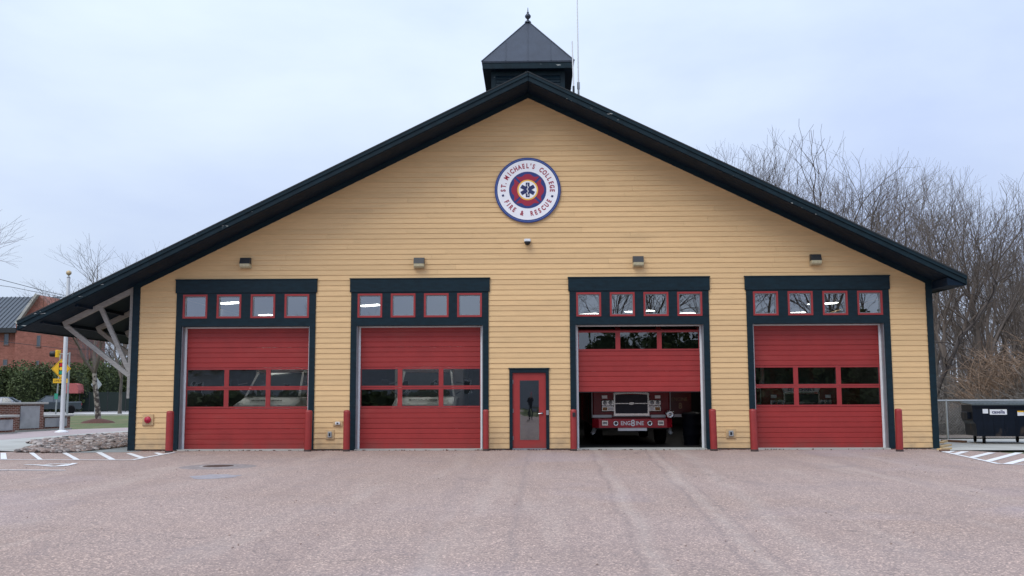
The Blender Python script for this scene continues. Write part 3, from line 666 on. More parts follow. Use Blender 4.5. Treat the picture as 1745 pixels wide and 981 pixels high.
def arc_letters(mb, items, r, size, top=True, sxx=.74):
    for ch, an in items:
        a_ = math.radians(an); p = Vector((r*math.cos(a_), -.057, r*math.sin(a_))); rot = a_-PI/2 if top else a_+PI/2
        M = Matrix.Translation(p) @ Matrix.Rotation(-rot, 4, 'Y') @ FACE
        add_text(mb, ch, M, size, ext=.003, bold=.0062, sxx=sxx)
q = MB()
arc_letters(q, [('S', 181), ('T', 170.5), ('.', 163), ('M', 149), ('I', 138.6), ('C', 129.5), ('H', 119), ('A', 109.3), ('E', 99.8), ('L', 90.3), ("'", 82.6), ('S', 75.5), ('C', 56), ('O', 46), ('L', 36.4), ('L', 27.3), ('E', 17.2), ('G', 7.8), ('E', -1.5)], .735, .20)
arc_letters(q, [('F', 209), ('I', 217.5), ('R', 226), ('E', 235.6), ('&', 256), ('R', 279.5), ('E', 289.6), ('S', 299.4), ('C', 310.2), ('U', 321), ('E', 332)], .735, .20, False)
q.build('lettering', red_e, em)
q = MB()
for an in (192.5, 345): a_ = math.radians(an); cx_, cz_ = .765*math.cos(a_), .765*math.sin(a_); q.prism([(cx_+.045*math.cos(a_+PI/4+k*PI/2), cz_+.045*math.sin(a_+PI/4+k*PI/2)) for k in range(4)], -.058, -.053)
fixn(q.build('square_mark', navy_e, em))
# horn strobe
al = thing('fire_alarm', 'round red alarm bell on a square ochre backing board by the left corner', 'alarm', (-10.99, -.03, .915))
MB().bbox(-.165, .165, -.03, .02, -.17, .17, .008).build('backing_board', siding, al); MB().lathe([(.10, -.03), (.10, -.06), (.085, -.085), (.04, -.09), (.035, -.11), (.01, -.112)], (0, 0, 0), 24, None, 'y').build('bell', mat('magenta_red', (.42, .012, .045), .3), al)
for nm, lab, p, s_ in (('outlet', 'small white twin outlet between the first two bay doors, uppermost', (-5.31, .80), (.12, .08)), ('outlet', 'grey weatherproof outlet box between the first two bay doors, lowermost', (-5.54, .47), (.10, .17)), ('outlet', 'grey weatherproof outlet box between the two right bay doors', (6.28, .47), (.12, .16))):
    o = thing(nm, lab, 'outlet', (p[0], -.03, p[1]), 0)
    MB().bbox(-s_[0]-.02, s_[0]+.02, -.025, .02, -s_[1]*.75-.02, s_[1]*.75+.02, .005).build('mounting_block', siding, o)
    MB().bbox(-s_[0]*.55, s_[0]*.55, -.07, -.026, -s_[1]*.5, s_[1]*.5, .006).build('cover', white_strip if s_[1] < .1 else galv, o)
    MB().box(-s_[0]*.25, s_[0]*.25, -.074, -.0705, -s_[1]*.3, s_[1]*.25).build('socket', black, o)
# antennas
aw = thing('whip_antenna', 'tall thin white whip antenna behind the cupola reaching out of view', 'antenna', (at(986, 158, 5.0).x, 5.0, 10.2))
MB().tube([(0, 0, 0), (0, 0, 2.5)], .035, 8).build('mast', galv, aw); MB().tube([(0, 0, 2.4), (-.03, 0, 9.5)], [.03, .012], 6).build('rod', white_strip, aw); MB().lathe([(.05, 2.3), (.05, 2.55)], k=10).build('collar', alu, aw)
MB().tube([(-.65, 0, 1.35), (.06, 0, 1.37)], .02, 6).build('stay_bracket', galv, aw)
aw2 = thing('antenna', 'short pale rod antenna close beside the cupola', 'antenna', (at(977.5, 155, 1.2).x, 1.2, 10.2))
MB().tube([(0, 0, 0), (0, 0, 1.2)], .035, 8).build('mast', dark_metal, aw2); MB().tube([(0, 0, 1.2), (-.03, 0, at(976, 70, 1.2).z-10.2)], [.028, .02], 6).build('rod', white_strip, aw2)
# bollards
names_b = ['red bollard at the left edge of the leftmost bay door', 'red bollard at the right edge of the leftmost bay door', 'red bollard with a dark chip at the left edge of the second bay door', 'red bollard at the right edge of the second bay door', 'red bollard with notched top at the left edge of the half open door', 'red bollard at the right edge of the half open door', 'red bollard at the left edge of the rightmost bay door', 'red bollard near the right corner beside the rightmost bay door']
for i, (x, y, tx, r) in enumerate([(-10.0, -.94, .0, .105), (-6.09, -.5, .022, .105), (-4.95, -.55, 0, .095), (-.9, -.42, -.005, .085), (1.65, -.53, .0, .095), (5.66, -.7, -.02, .10), (6.74, -1.04, -.022, .105), (10.75, -1.21, -.018, .10)]):
    b_ = thing('bollard', names_b[i], 'bollard', (x, y, 0), 0, 'red bollards flanking the bay doors'); b_.rotation_euler = (0, tx, random.uniform(0, 6))
    MB().lathe([(r, -.02), (r, 1.13), (r*.96, 1.165), (r*.75, 1.185), (.01, 1.195)], k=20).build('post', red_boll, b_)
    MB().lathe([(r+.006, -.02), (r+.005, .04), (r+.001, .06)], k=20).build('base_collar', mat('dark_grime', (.06, .04, .035), .9) if 'dark_grime' not in MATS else MATS['dark_grime'], b_)
    if i == 4:
        MB().box(-.03, .06, -r-.02, -r+.03, .98, 1.1).build('chain_bracket', black, b_); b_.rotation_euler.z = 0

# ================================================================== INSIDE THE BAYS
for i, (u, v) in enumerate([(393, 516), (450, 537), (632, 520), (1000, 535), (1090, 530), (1160, 534), (1350, 533), (1405, 517), (760, 548), (1103, 566)]):
    p = gp(u, v, 5.08)
    if p.y > DEP-1: continue
    c = thing('ceiling_light', ['lit ceiling panel seen through the second transom pane of the left bay', 'lit ceiling panel seen through the third transom pane of the left bay', 'lit ceiling panel seen through the first transom pane of the second bay', 'lit ceiling panel low in the first transom pane above the half open door', 'lit ceiling panel deep inside above the half open door', 'lit ceiling panel low in the fourth transom pane above the half open door', 'lit ceiling panel low in the second transom pane of the right bay', 'bright lit ceiling panel in the third transom pane of the right bay', 'lit ceiling panel hidden deep behind the second bay', 'lit ceiling panel far back in the open bay'][i], 'ceiling light', (p.x, p.y, 5.08), .95, 'lit ceiling panels inside the bays')
    MB().box(-.28, .28, -.62, .62, 0, .075).build('housing', white_strip, c); MB().box(-.25, .25, -.59, .59, -.012, -.001).build('diffuser', lightpanel, c)

k_ = 0
for bx0, lab in ((-8.1, 'leftmost bay'), (-2.9, 'second bay'), (8.95, 'rightmost bay')):  # unseen panels added behind the lintels to brighten the vehicle hoods
    for dx_, pos in ((-.7, 'left'), (.7, 'right')):
        c = thing('ceiling_light', '%s unseen fill panel added to light the nose of the vehicle in the %s' % (pos, lab), 'ceiling light', (bx0+dx_, 3.35, 5.08), 0, 'lit ceiling panels inside the bays')
        MB().box(-.42, .42, -.65, .65, 0, .075).build('housing', white_strip, c); MB().box(-.39, .39, -.62, .62, -.012, -.001).build('diffuser', lightpanel, c)
def wheel_parts(par, x, y, r=.5, wd=.28, side=1):
    a_ = MB().lathe([(r*.72, -wd/2), (r*.95, -wd/2), (r, -wd/2+.05), (r, wd/2-.05), (r*.95, wd/2), (r*.72, wd/2)], (x, y, r), 24, None, 'x').build('wheel', rubber, par)
    MB().lathe([(r*.6, -wd/2+.01), (r*.62, 0), (r*.6, wd/2-.01)], (x, y, r), 20, None, 'x').build('rim', alu, a_)
def fire_engine(loc, label):
    e_ = thing('fire_engine', label, 'fire engine', loc, 0, 'fire engines parked nose out')
    # origin: centre of bumper front at ground
    pts = [(-1.25, .32), (-1.25, .22), (-1.06, 0), (1.06, 0), (1.25, .22), (1.25, .32)]
    bm_ = MB(); bm_.slab(pts, .555, .83); bp_ = bm_.build('bumper', engine_red, e_)
    q = MB(); add_text(q, 'ENG', Matrix.Translation((-.225, -.004, .69)) @ FACE, .175, ext=.003, bold=.003, sxx=.88); add_text(q, 'INE', Matrix.Translation((.215, -.004, .69)) @ FACE, .175, ext=.003, bold=.003, sxx=.95); add_text(q, '8', Matrix.Translation((0, -.008, .69)) @ FACE, .27, ext=.003, bold=.006)
    q.build('lettering', white_e, bp_)
    for sx_ in (-1, 1):
        MB().bbox(sx_*.87-.10, sx_*.87+.10, -.025, 0, .62, .785, .01).build('marker_light', chrome, bp_)
        MB().box(sx_*.87-.07, sx_*.87+.07, -.03, -.0255, .66, .745).build('lens', mat('lens_grey', (.3, .3, .3), .2) if 'lens_grey' not in MATS else MATS['lens_grey'], bp_)
        q = MB(); q.lathe([(.082, .0), (.085, -.03), (.055, -.03), (.03, -.005)], (sx_*.53, 0, .69), 20, None, 'y'); q.build('horn', chrome, bp_)
        MB().disc((sx_*.53, .69), .05, -.012, .004, 16).build('horn_mouth', black, bp_)
    MB().box(-.46, .44, .04, .12, .46, .552).build('bib_plate', white_p, e_)
    MB().box(-1.15, 1.15, .3, .47, .50, .56).build('frame_rail', black, e_)
    cb = MB(); cb.bbox(-1.22, 1.22, .47, 2.9, .56, 1.80, .04); cb.build('cab_body', mat('cab_dark_red', (.17, .008, .014), .2, spec=.4) if 'cab_dark_red' not in MATS else MATS['cab_dark_red'], e_)
    up_ = MB(); up_.box(-1.22, 1.22, .56, 2.9, 2.62, 2.95)
    for sx_ in (-1, 1): up_.box(min(sx_*1.22, sx_*1.10), max(sx_*1.22, sx_*1.10), .52, .72, 1.80, 2.62); up_.box(min(sx_*1.22, sx_*1.12), max(sx_*1.22, sx_*1.12), 1.6, 2.9, 1.80, 2.62)
    up_.box(-1.2, 1.2, .46, .60, 1.795, 1.90); up_.build('cab_upper', mat('cab_grey', (.5, .51, .53), .3) if 'cab_grey' not in MATS else MATS['cab_grey'], e_)
    MB().box(-1.1, 1.1, .56, .58, 1.90, 2.62).build('windshield', gl_car, e_)
    gr = MB(); gr.box(-.555, -.51, .36, .47, .98, 1.60).box(.51, .555, .36, .47, .98, 1.60).box(-.56, .56, .36, .47, .92, .99)
    for k in range(12):
        x = -.56+k*.0933; z0 = 1.575+.035*math.cos((x+.046)*2.6); gr.box(x, x+.0934, .355, .47, z0, z0+.045)
    gr.box(-.51, .51, .375, .46, 1.29, 1.318); g0 = gr.build('grille', chrome, e_)
    q = MB(); q.box(-.508, .508, .40, .46, .995, 1.288).box(-.508, .508, .40, .46, 1.32, 1.57)
    for k in range(18): q.box(-.485, .485, .394, .399, 1.0+k*.032, 1.008+k*.032)
    q.build('grille_mesh', mat('grille_navy', (.014, .015, .028), .6) if 'grille_navy' not in MATS else MATS['grille_navy'], g0)
    q = MB(); q.lathe([(.10, .372), (.10, .36), (.08, .355)], (0, 0, 0), 24, None, 'y'); o = q.build('badge', chrome, g0); o.location = (0, 0, 1.305*1); o.scale = (1, 1, .52)
    q = MB(); q.box(-.62, .62, .34, .50, .90, .918); q.build('step', galv, e_)
    pl = MB(); pl.prism([(-.53, 1.63), (.53, 1.63), (.60, 1.79), (-.60, 1.79)], .40, .469); p0 = fixn(pl.build('name_plate', mat('pale_plate', (.72, .73, .74), .4), e_))
    q = MB(); add_text(q, "ST. MICHAEL'S", Matrix.Translation((0, .395, 1.715)) @ FACE, .125, ext=.002, bold=.004, sxx=1.05); q.build('lettering', navy_e, p0)
    for sx_ in (-1, 1):
        xc_ = sx_*.745
        for zc in (1.325, 1.135):
            b_ = MB(); b_.bbox(xc_-.20, xc_+.20, .42, .475, zc-.085, zc+.085, .02); hb = b_.build('headlight_bezel', chrome, e_)
            for j in (-1, 1):
                if zc > 1.2: MB().lathe([(.062, .418), (.055, .412), (.02, .415)], (xc_+j*.088, 0, zc), 16, None, 'y').build('headlight', mat('lamp_glass', (.22, .23, .25), .08, .6) if 'lamp_glass' not in MATS else MATS['lamp_glass'], hb)
                else: MB().box(xc_+j*.088-.075, xc_+j*.088+.075, .412, .419, zc-.05, zc+.05).build('turn_signal', (mat('amber', (.30, .14, .02), .2) if 'amber' not in MATS else MATS['amber']) if j == sx_ else white_p, hb)
        MB().box(sx_*.84-.085, sx_*.84+.085, .45, .469, 1.46, 1.56).build('warning_light', white_e, e_)
        MB().box(min(sx_*.62, sx_*1.225), max(sx_*.62, sx_*1.225), .455, .469, .86, .945).build('white_stripe', white_p, e_)
        MB().bbox(min(sx_*.95, sx_*1.17), max(sx_*.95, sx_*1.17), 1.0, 2.0, .02, .08, .01)
        wheel_parts(e_, sx_*1.03, 1.55, .52, .30)
        wheel_parts(e_, sx_*1.03, 6.6, .52, .30)
        q = MB(); q.beam((sx_*1.16, .38, .56), (sx_*1.20, .40, .40), .09, .10); q.beam((sx_*1.20, .40, .41), (sx_*1.27 if sx_ < 0 else 1.26, .36, .36), .09, .08); q.build('tow_hook', galv, e_)
        q = MB(); q.tube([(sx_*1.24, .5, .85), (sx_*1.24, .46, 1.9), (sx_*1.3, .42, 2.1)], .02, 6); q.build('mirror_arm', alu, e_)
        MB().bbox(min(sx_*1.24, sx_*1.5), max(sx_*1.24, sx_*1.5), .38, .46, 2.0, 2.5, .03).build('mirror', black, e_)
    MB().lathe([(.13, .17), (.14, .14), (.14, .10), (.11, .07), (.11, .05), (.09, .05), (.085, .08), (.05, .08), (.045, .04), (.01, .03)], (1.17, .0, .965), 24, None, 'y').build('siren', chrome, e_)
    MB().tube([(1.17, .2, .83), (1.17, .2, .9)], .03, 8).build('siren_stalk', chrome, e_)
    # open cab door with lettering
    dd = MB(); dd.box(1.23, 1.98, .95, 1.01, .87, 1.95); do = dd.build('cab_door', mat('deep_red', (.10, .008, .010), .3) if 'deep_red' not in MATS else MATS['deep_red'], e_)
    q = MB(); add_text(q, 'ENGINE', Matrix.Translation((1.60, .942, 1.42)) @ FACE, .16, ext=.002, sxx=.9); add_text(q, '8', Matrix.Translation((1.62, .942, 1.21)) @ FACE, .27, ext=.002, bold=.004, sxx=.85); q.build('lettering', navyw, do)
    q = MB(); q.prism([(1.22, .86), (1.86, .86), (1.92, .955), (1.22, .955)], .93, .949); fixn(q.build('door_stripe', white_p, do))
    bd = MB(); bd.bbox(-1.22, 1.22, 2.95, 8.6, .6, 2.7, .04); bd.build('rear_body', engine_red, e_)
    return e_
p = at(1078.5, 722, 1.7)
fe = fire_engine((p.x, 1.7, .03), 'red fire engine with ENG8INE bumper lettering nosing out under the half open door')
p = at(1362, 700, 1.9); fe2 = copy_tree(fe); fe2.location = (p.x, 1.2, .03); fe2['label'] = 'red and grey fire engine behind the window panes of the rightmost bay door'

def ambulance(loc, rz, label):
    e_ = thing('ambulance', label, 'ambulance', loc, rz, 'white ambulances parked inside')
    W_ = .98
    lo = MB(); prof = [(0, .45), (0, 1.02), (.12, 1.14), (1.05, 1.36), (1.15, 1.36), (2.6, 1.36), (2.6, .45)]
    k = len(prof); vs = []; xs_ = [(-W_, -.06), (-W_+.08, 0), (W_-.08, 0), (W_, -.06)]
    for x, d in xs_:
        for y, zz in prof: vs.append((x, max(y, -d*1.3) if y < .2 else y, zz+(d if zz > .6 else 0)))
    fs = [tuple(range(k))]+[tuple(range(3*k, 4*k))]+[(j*k+i, j*k+(i+1) % k, (j+1)*k+(i+1) % k, (j+1)*k+i) for j in range(3) for i in range(k)]
    lo.add(vs, fs); fixn(lo.build('cab_body', white_p, e_))
    MB().add([(-.85, 1.0, 1.37), (.85, 1.0, 1.37), (.72, 1.75, 2.05), (-.72, 1.75, 2.05)], [(0, 1, 2, 3)]).build('windshield', gl_car, e_)
    q = MB()
    for sx_ in (-1, 1): q.beam((sx_*.88, 1.0, 1.35), (sx_*.75, 1.76, 2.06), .06, .06)
    q.box(-.78, .78, 1.74, 2.6, 2.04, 2.12); q.build('cab_roof', white_p, e_)
    MB().bbox(-1.15, 1.15, 2.45, 6.0, .6, 2.85, .05).build('box_module', white_p, e_)
    MB().box(-1.0, 1.0, 2.40, 2.449, 2.5, 2.7).build('light_bar', engine_red, e_)
    q = MB()
    M_ = Matrix.Translation((0, .55, 1.265)) @ Matrix.Rotation(math.atan2(.22, .93), 4, 'X') @ Matrix.Scale(-1, 4, (1, 0, 0))
    add_text(q, 'AMBULANCE', M_, .17, ext=.002, bold=.004); q.build('lettering', black, e_)
    MB().bbox(-.55, .55, -.03, .06, .62, .95, .02).build('grille', black, e_)
    for sx_ in (-1, 1):
        MB().bbox(min(sx_*.6, sx_*.93), max(sx_*.6, sx_*.93), -.02, .08, .68, .92, .02).build('headlight', white_e, e_)
        q = MB(); q.beam((sx_*.95, 1.3, 1.42), (sx_*1.25, 1.15, 1.62), .03, .03).beam((sx_*.95, 1.3, 1.75), (sx_*1.25, 1.15, 1.7), .03, .03); q.build('mirror_arm', alu, e_)
        MB().bbox(min(sx_*1.2, sx_*1.42), max(sx_*1.2, sx_*1.42), 1.08, 1.16, 1.42, 1.85, .02).build('mirror', black, e_)
        wheel_parts(e_, sx_*.85, .75, .38, .22); wheel_parts(e_, sx_*.95, 4.8, .38, .22)
    MB().bbox(-.98, .98, -.12, -.04, .42, .60, .02).build('bumper', black, e_)
    return e_
p = at(462, 690, 2.2); am = ambulance((p.x, .95, .03), -.10, 'white ambulance behind the lower panes of the leftmost bay door')
am.scale = (1, 1, 1.14); am2 = copy_tree(am); p = at(725, 690, 2.0); am2.location = (p.x+.05, .95, .03); am2.rotation_euler.z = .03; am2['label'] = 'white ambulance behind the lower panes of the bay door left of the entry door'
tb = thing('trash_barrel', 'dark ribbed barrel inside the half open bay at its right side', 'barrel', (5.50, 2.3, .03))
MB().lathe([(.24, 0), (.27, .3), (.285, .32), (.27, .34), (.29, .6), (.30, .62), (.285, .64), (.30, .9), (.32, .93), (.30, .96)], k=20).build('drum', mat('dark_blue_plastic', (.003, .004, .008), .7, spec=.15), tb)
MB().lathe([(.31, .965), (.31, .99), (.2, 1.03), (.02, 1.04)], k=20).build('lid', dark_metal, tb)

# ================================================================== LEFT: memorial wall, flagpole, signs, cars
mw = thing('memorial_wall', 'low brick wall with stone caps and blank grey stone panels beside the flagpole', 'wall', (*gp(73, 733)[:2], 0))
def wseg(a_, b_, th, h, pan, name, capo=.12, capt=.1, ov0=0, ov1=0):
    o0 = Vector(mw.location[:2]); A = Vector(a_)-o0; B = Vector(b_)-o0; d = (B-A).normalized(); nrm = Vector((d.y, -d.x))  # toward camera (-y)
    if nrm.y > 0: nrm = -nrm
    Lg = (B-A).length; ang = math.atan2(d.y, d.x)
    q = MB(); q.box(0, Lg, 0, th, -.05, h-capt); o = q.build('brick_section', brick_m, mw); o.location = (A.x, A.y, 0); o.rotation_euler.z = ang
    c_ = MB().bbox(-capo-ov0, Lg+capo+ov1, -capo, th+capo, h-capt+.002, h, .01).build('cap', cap_m, o)
    MB().box(-.03, Lg+.03, -.1, th+.03, -.05, .06).build('footing', concrete, o)
    for p0, p1, z0, z1 in pan: MB().bbox(p0*Lg, p1*Lg, -.05, -.002, z0, z1, .008).build('stone_panel', stone_m, o)
    return o
wseg(G2(73, 733.3), G2(119, 731.0), .55, .74, [(.04, .85, .15, .60)], 'low')
wseg(G2(-30, 738), G2(73, 733.6), .5, 1.36, [(.59, .92, .13, 1.2)], 'tall', ov1=.05)
wseg(G2(-45, 742.5), G2(25, 738.5), .5, .82, [(.05, .42, .15, .62), (.50, .92, .15, .62)], 'left')
fp = gp(105, 737); fo2 = thing('flagpole', 'white flagpole with gold ball standing before the brick wall', 'flagpole', (fp.x, fp.y, 0))
MB().tube([(0, 0, 0), (0, 0, 5.1), (.0, 0, 7.05)], [.105, .09, .075], 14).build('pole', pole_m, fo2); MB().lathe([(.30, .01), (.30, .05), (.18, .09), (.13, .12)], k=20).build('base_flange', white_strip, fo2)
MB().lathe([(.01, -.12), (.06, -.1), (.11, -.05), (.12, 0), (.11, .06), (.06, .1), (.01, .12)], (0, 0, 7.28), 14).build('ball', gold, fo2); MB().lathe([(.05, 7.02), (.09, 7.06), (.04, 7.12), (.03, 7.18)], k=10).build('truck', alu, fo2)
q = MB(); q.add([(-.1, 0, 6.1), (-.14, .02, 5.7), (-.30, .05, 5.05), (-.38, 0, 4.6), (-.12, -.03, 4.5), (-.09, 0, 5.4)], [(0, 1, 2, 3, 4, 5)]); q.add([(-.1, .03, 6.1), (-.14, .05, 5.7), (-.30, .08, 5.05), (-.38, .03, 4.6), (-.12, 0, 4.5), (-.09, .03, 5.4)], [(5, 4, 3, 2, 1, 0)])
fl_ = q.build('furled_flag', mat('furled_flag_cloth', (.02, .025, .06), .9)); fl_.location = fo2.location; tag(fl_, 'dark furled flag hanging limp on the flagpole above the eave', 'flag')
# yellow signal-ahead sign
def gz(u, v, y): return at(u, v, y)
SY = 42.
p = gz(94, 706, SY); sg = thing('warning_sign', 'yellow diamond traffic-signal warning sign with a LIME KILN plate behind the flagpole', 'sign', (p.x, SY, 0))
cpos = gz(104.5, 628, SY); ctop = gz(104.5, 611, SY); hd_ = (ctop-cpos).length; X0 = cpos.x-p.x
MB().tube([(0, 0.03, -.05), (.18, .03, cpos.z+1.0)], .055, 8).build('post', galv, sg)
q = MB(); q.prism([(X0, cpos.z-hd_), (X0+hd_, cpos.z), (X0, cpos.z+hd_), (X0-hd_, cpos.z)], -.05, -.03); q.build('diamond_plate', yellow_s, sg)
q = MB(); k = hd_*.93; k2 = hd_*.89
for i in range(4):
    a0, a1 = PI/2*i, PI/2*(i+1); q.add([(X0+k*math.cos(a0), -.053, cpos.z+k*math.sin(a0)), (X0+k*math.cos(a1), -.053, cpos.z+k*math.sin(a1)), (X0+k2*math.cos(a1), -.053, cpos.z+k2*math.sin(a1)), (X0+k2*math.cos(a0), -.053, cpos.z+k2*math.sin(a0))], [(0, 1, 2, 3)])
q.build('border', black, sg)
MB().box(X0-.16, X0+.16, -.06, -.051, cpos.z-.44, cpos.z+.44).build('signal_symbol', black, sg)
for zz, c in ((.28, (.55, .01, .02)), (0, (.9, .5, .01)), (-.28, (.0, .28, .18))): MB().disc((X0, cpos.z+zz), .125, -.066, .005, 16).build('symbol_lamp', mat('symbol_%d' % int(zz*100+50), c, .5), sg)
pa, pb = gz(91, 645, SY), gz(115.5, 652.5, SY); MB().box(pa.x-p.x, pb.x-p.x, -.05, -.03, pb.z, pa.z).build('name_plate', yellow_s, sg)
q = MB(); add_text(q, 'LIME KILN', Matrix.Translation(((pa.x+pb.x)/2-p.x, -.053, (pa.z+pb.z)/2)) @ FACE, .23, ext=.001, sxx=.85); q.build('lettering', black, sg)
pa = gz(94.2, 675, SY); MB().box(-.09, .16, -.06, -.03, pa.z-.2, pa.z+.2).build('green_tag', mat('green_tag', (.03, .30, .20), .5), sg)
# traffic signal
TY = 60.; p = gz(114, 706, TY); ts = thing('traffic_signal', 'black traffic signal head with yellow backplate on a grey pole behind the flagpole', 'traffic light', (p.x, TY, 0))
hp = gz(95, 603, TY); dx = hp.x-p.x
MB().tube([(0, 0, -.05), (0, 0, hp.z+.15)], [.10, .08], 8).build('pole', galv, ts); MB().tube([(0, 0, hp.z), (dx+.2, 0, hp.z)], .045, 6).build('arm', galv, ts)
MB().lathe([(.24, -.36), (.26, -.3), (.26, .1), (.18, .18)], (dx-.12, 0, hp.z), 14, None, 'x').build('visor', black, ts); MB().bbox(dx+.08, dx+.34, -.3, .3, hp.z-.32, hp.z+.36, .03).build('backplate', yellow_s, ts)
# silver sign back
SY2 = 66.; p = gz(161, 701, SY2); sv = thing('diamond_sign', 'silver back of a diamond road sign beside the birch trunk', 'sign', (p.x, SY2, 0)); c_ = gz(164.5, 655, SY2); h_ = .56
MB().tube([(0, 0.03, -.05), (.08, .03, c_.z+.3)], .04, 6).build('post', galv, sv)
X0 = c_.x-p.x; MB().prism([(X0, c_.z-h_*1.25), (X0+h_*.95, c_.z), (X0, c_.z+h_*1.25), (X0-h_*.95, c_.z)], -.02, .0).build('plate', mat('sign_back', (.34, .36, .38), .5, .2), sv)

def vehicle(kind, loc, rz, label, cat, paint):
    e_ = thing(kind, label, cat, loc, rz); W_ = .97   # nose toward -x
    if kind == 'pickup_truck': prof = [(-2.7, .45), (-2.75, .7), (-2.68, 1.0), (-1.5, 1.13), (-.4, 1.16), (1.15, 1.16), (1.16, 1.14), (2.7, 1.16), (2.72, .5), (2.6, .42)]
    else: prof = [(-2.3, .4), (-2.38, .65), (-2.28, .92), (-1.25, 1.05), (-.4, 1.08), (2.0, 1.08), (2.3, 1.02), (2.34, .5), (2.2, .38)]
    k = len(prof); vs = []
    for yy, s_ in ((-W_, .0), (-W_+.1, 1), (W_-.1, 1), (W_, 0)):
        for x, zz in prof: vs.append((x*(1 if s_ else .985), yy, zz-(0 if s_ else .06)*(1 if zz > .8 else -.3)))
    fs = [tuple(range(k))]+[tuple(range(3*k, 4*k))]+[(j*k+i, j*k+(i+1) % k, (j+1)*k+(i+1) % k, (j+1)*k+i) for j in range(3) for i in range(k)]
    bd = MB().add(vs, fs); fixn(bd.build('body', paint, e_))
    if kind == 'pickup_truck': cb0 = [(-1.45, -.86), (1.15, -.86), (1.15, .86), (-1.45, .86)]; ct = [(-.55, -.68), (.85, -.68), (.85, .68), (-.55, .68)]; zr = 1.74
    else: cb0 = [(-1.2, -.86), (2.2, -.86), (2.2, .86), (-1.2, .86)]; ct = [(-.35, -.66), (1.65, -.66), (1.65, .66), (-.35, .66)]; zr = 1.62
    q = MB(); q.add([(x, y, 1.06) for x, y in cb0]+[(x, y, zr-.05) for x, y in ct], [(0,1,5,4),(1,2,6,5),(2,3,7,6),(3,0,4,7)]); q.build('windows', gl_car, e_)
    q = MB(); q.bbox(ct[0][0]-.03, ct[1][0]+.03, -.70, .70, zr-.06, zr+.02, .03)
    for (a0, b0), (a1, b1) in zip(cb0, ct): q.beam((a0, b0, 1.05), (a1, b1, zr-.03), .07, .07)
    for xx in ((.15,) if kind == 'pickup_truck' else (.2, 1.15)):
        for s_ in (-1, 1): q.beam((xx, s_*.87, 1.08), (xx, s_*.69, zr-.03), .08, .05)
    q.build('roof', paint, e_)
    for x in ((-1.75, 1.75) if kind == 'pickup_truck' else (-1.5, 1.45)):
        for s_ in (-1, 1):
            a_ = MB().lathe([(.24, -.12), (.36, -.12), (.385, -.07), (.385, .07), (.36, .12), (.24, .12)], (x, s_*.87, .385), 18, None, 'y').build('wheel', rubber, e_); MB().lathe([(.23, -.10), (.1, -.105), (.1, .105), (.23, .10)], (x, s_*.87, .385), 12, None, 'y').build('rim', alu, a_)
            q = MB(); q.lathe([(.44, -.02), (.44, .02)], (x, s_*.955, .40), 18, None, 'y'); q.build('wheel_arch', black, e_)
    nx = prof[1][0]
    for s_ in (-1, 1):
        MB().bbox(nx-.01, nx+.25, min(s_*.55, s_*.93), max(s_*.55, s_*.93), .78, .93, .02).build('headlight', white_e, e_); MB().bbox(-prof[0][0]-.02 if 0 else 2.25+(.42 if kind == 'pickup_truck' else 0), 2.37+(.37 if kind == 'pickup_truck' else 0), min(s_*.7, s_*.92), max(s_*.7, s_*.92), .8, 1.0, .01).build('tail_light', red_e, e_)
        MB().bbox(-1.05, -.85, min(s_*.95, s_*1.15), max(s_*.95, s_*1.15), 1.1, 1.26, .02).build('wing_mirror', paint, e_)
    MB().bbox(nx-.03, nx+.2, -.5, .5, .58, .9, .02).build('grille', black, e_); MB().box(nx-.045, nx-.02, -.25, .25, .50, .60).build('number_plate', white_p, e_)
    return e_
p = gp(87, 704.); vehicle('pickup_truck', (p.x, p.y, -.02), .50, 'dark slate pickup truck on the street behind the flagpole', 'pickup truck', pickup_p)
p = gp(10, 703.5); vehicle('suv', (p.x, p.y, -.02), math.pi+.15, 'silver estate car on the street showing above the brick wall', 'car', suv_p)

# brick building with standing seam roof
BY = 105.
mat('window_trim', (.20, .12, .10), .8)
def P3(u, v, y): return at(u, v, y)
bb = thing('brick_building', 'red brick building with grey metal roof and narrow windows behind the hedge', 'building', (0, 0, 0))
er, rr = P3(-120, 556, BY), P3(76, 505, BY)
xL = P3(-160, 600, BY).x; x1 = P3(32, 560, BY).x; x2 = P3(160, 560, BY+8).x; ze_ = P3(0, 558, BY).z; zr_ = P3(0, 505, BY+6).z
MB().box(xL, x1, BY, BY+14, -.1, ze_).build('wall', bigbrick_m, bb)
gx = P3(78, 505, BY+1.5).x
mb = MB(); mb.prism([(x1+.0, -.1), (x2, -.1), (x2, P3(150, 575, BY).z), (P3(110, 545, BY).x, P3(104, 545, BY).z), (P3(71, 503, BY).x, P3(71, 503, BY).z), (x1, ze_+.6)], BY-.8, BY+12); fixn(mb.build('gable_block', bigbrick_m, bb))
mb = MB(); xa, xb = xL, P3(66, 510, BY).x
mb.add([(xa, BY-.9, ze_-.1), (P3(30, 556, BY).x, BY-.9, ze_-.1), (xb, BY+7, zr_), (xa, BY+7, zr_)], [(0, 1, 2, 3)]); ro = mb.build('roof', mat('grey_seam_roof', (.085, .10, .115), .5, .3, var=.1), bb)
sm_ = MB(); xe_ = P3(30, 556, BY).x
for i in range(40):
    x = xa+i*.62
    if x > xb: break
    t_ = max(0, (x-xe_)/(xb-xe_)) if x > xe_ else 0
    sm_.beam((x, BY-.9+7.9*t_, ze_-.05+(zr_-ze_+.1)*t_), (x, BY+7, zr_+.06), .07, .10)
sm_.build('roof_seam', MATS['grey_seam_roof'], ro)
cpb = MB(); cpb.beam((P3(36, 552, BY).x, BY-1.0, P3(36, 552, BY).z), (P3(71, 503, BY).x, BY-1.0, P3(71, 503, BY).z+.05), 1.0, .35); cpb.build('parapet_cap', cap_m, bb)
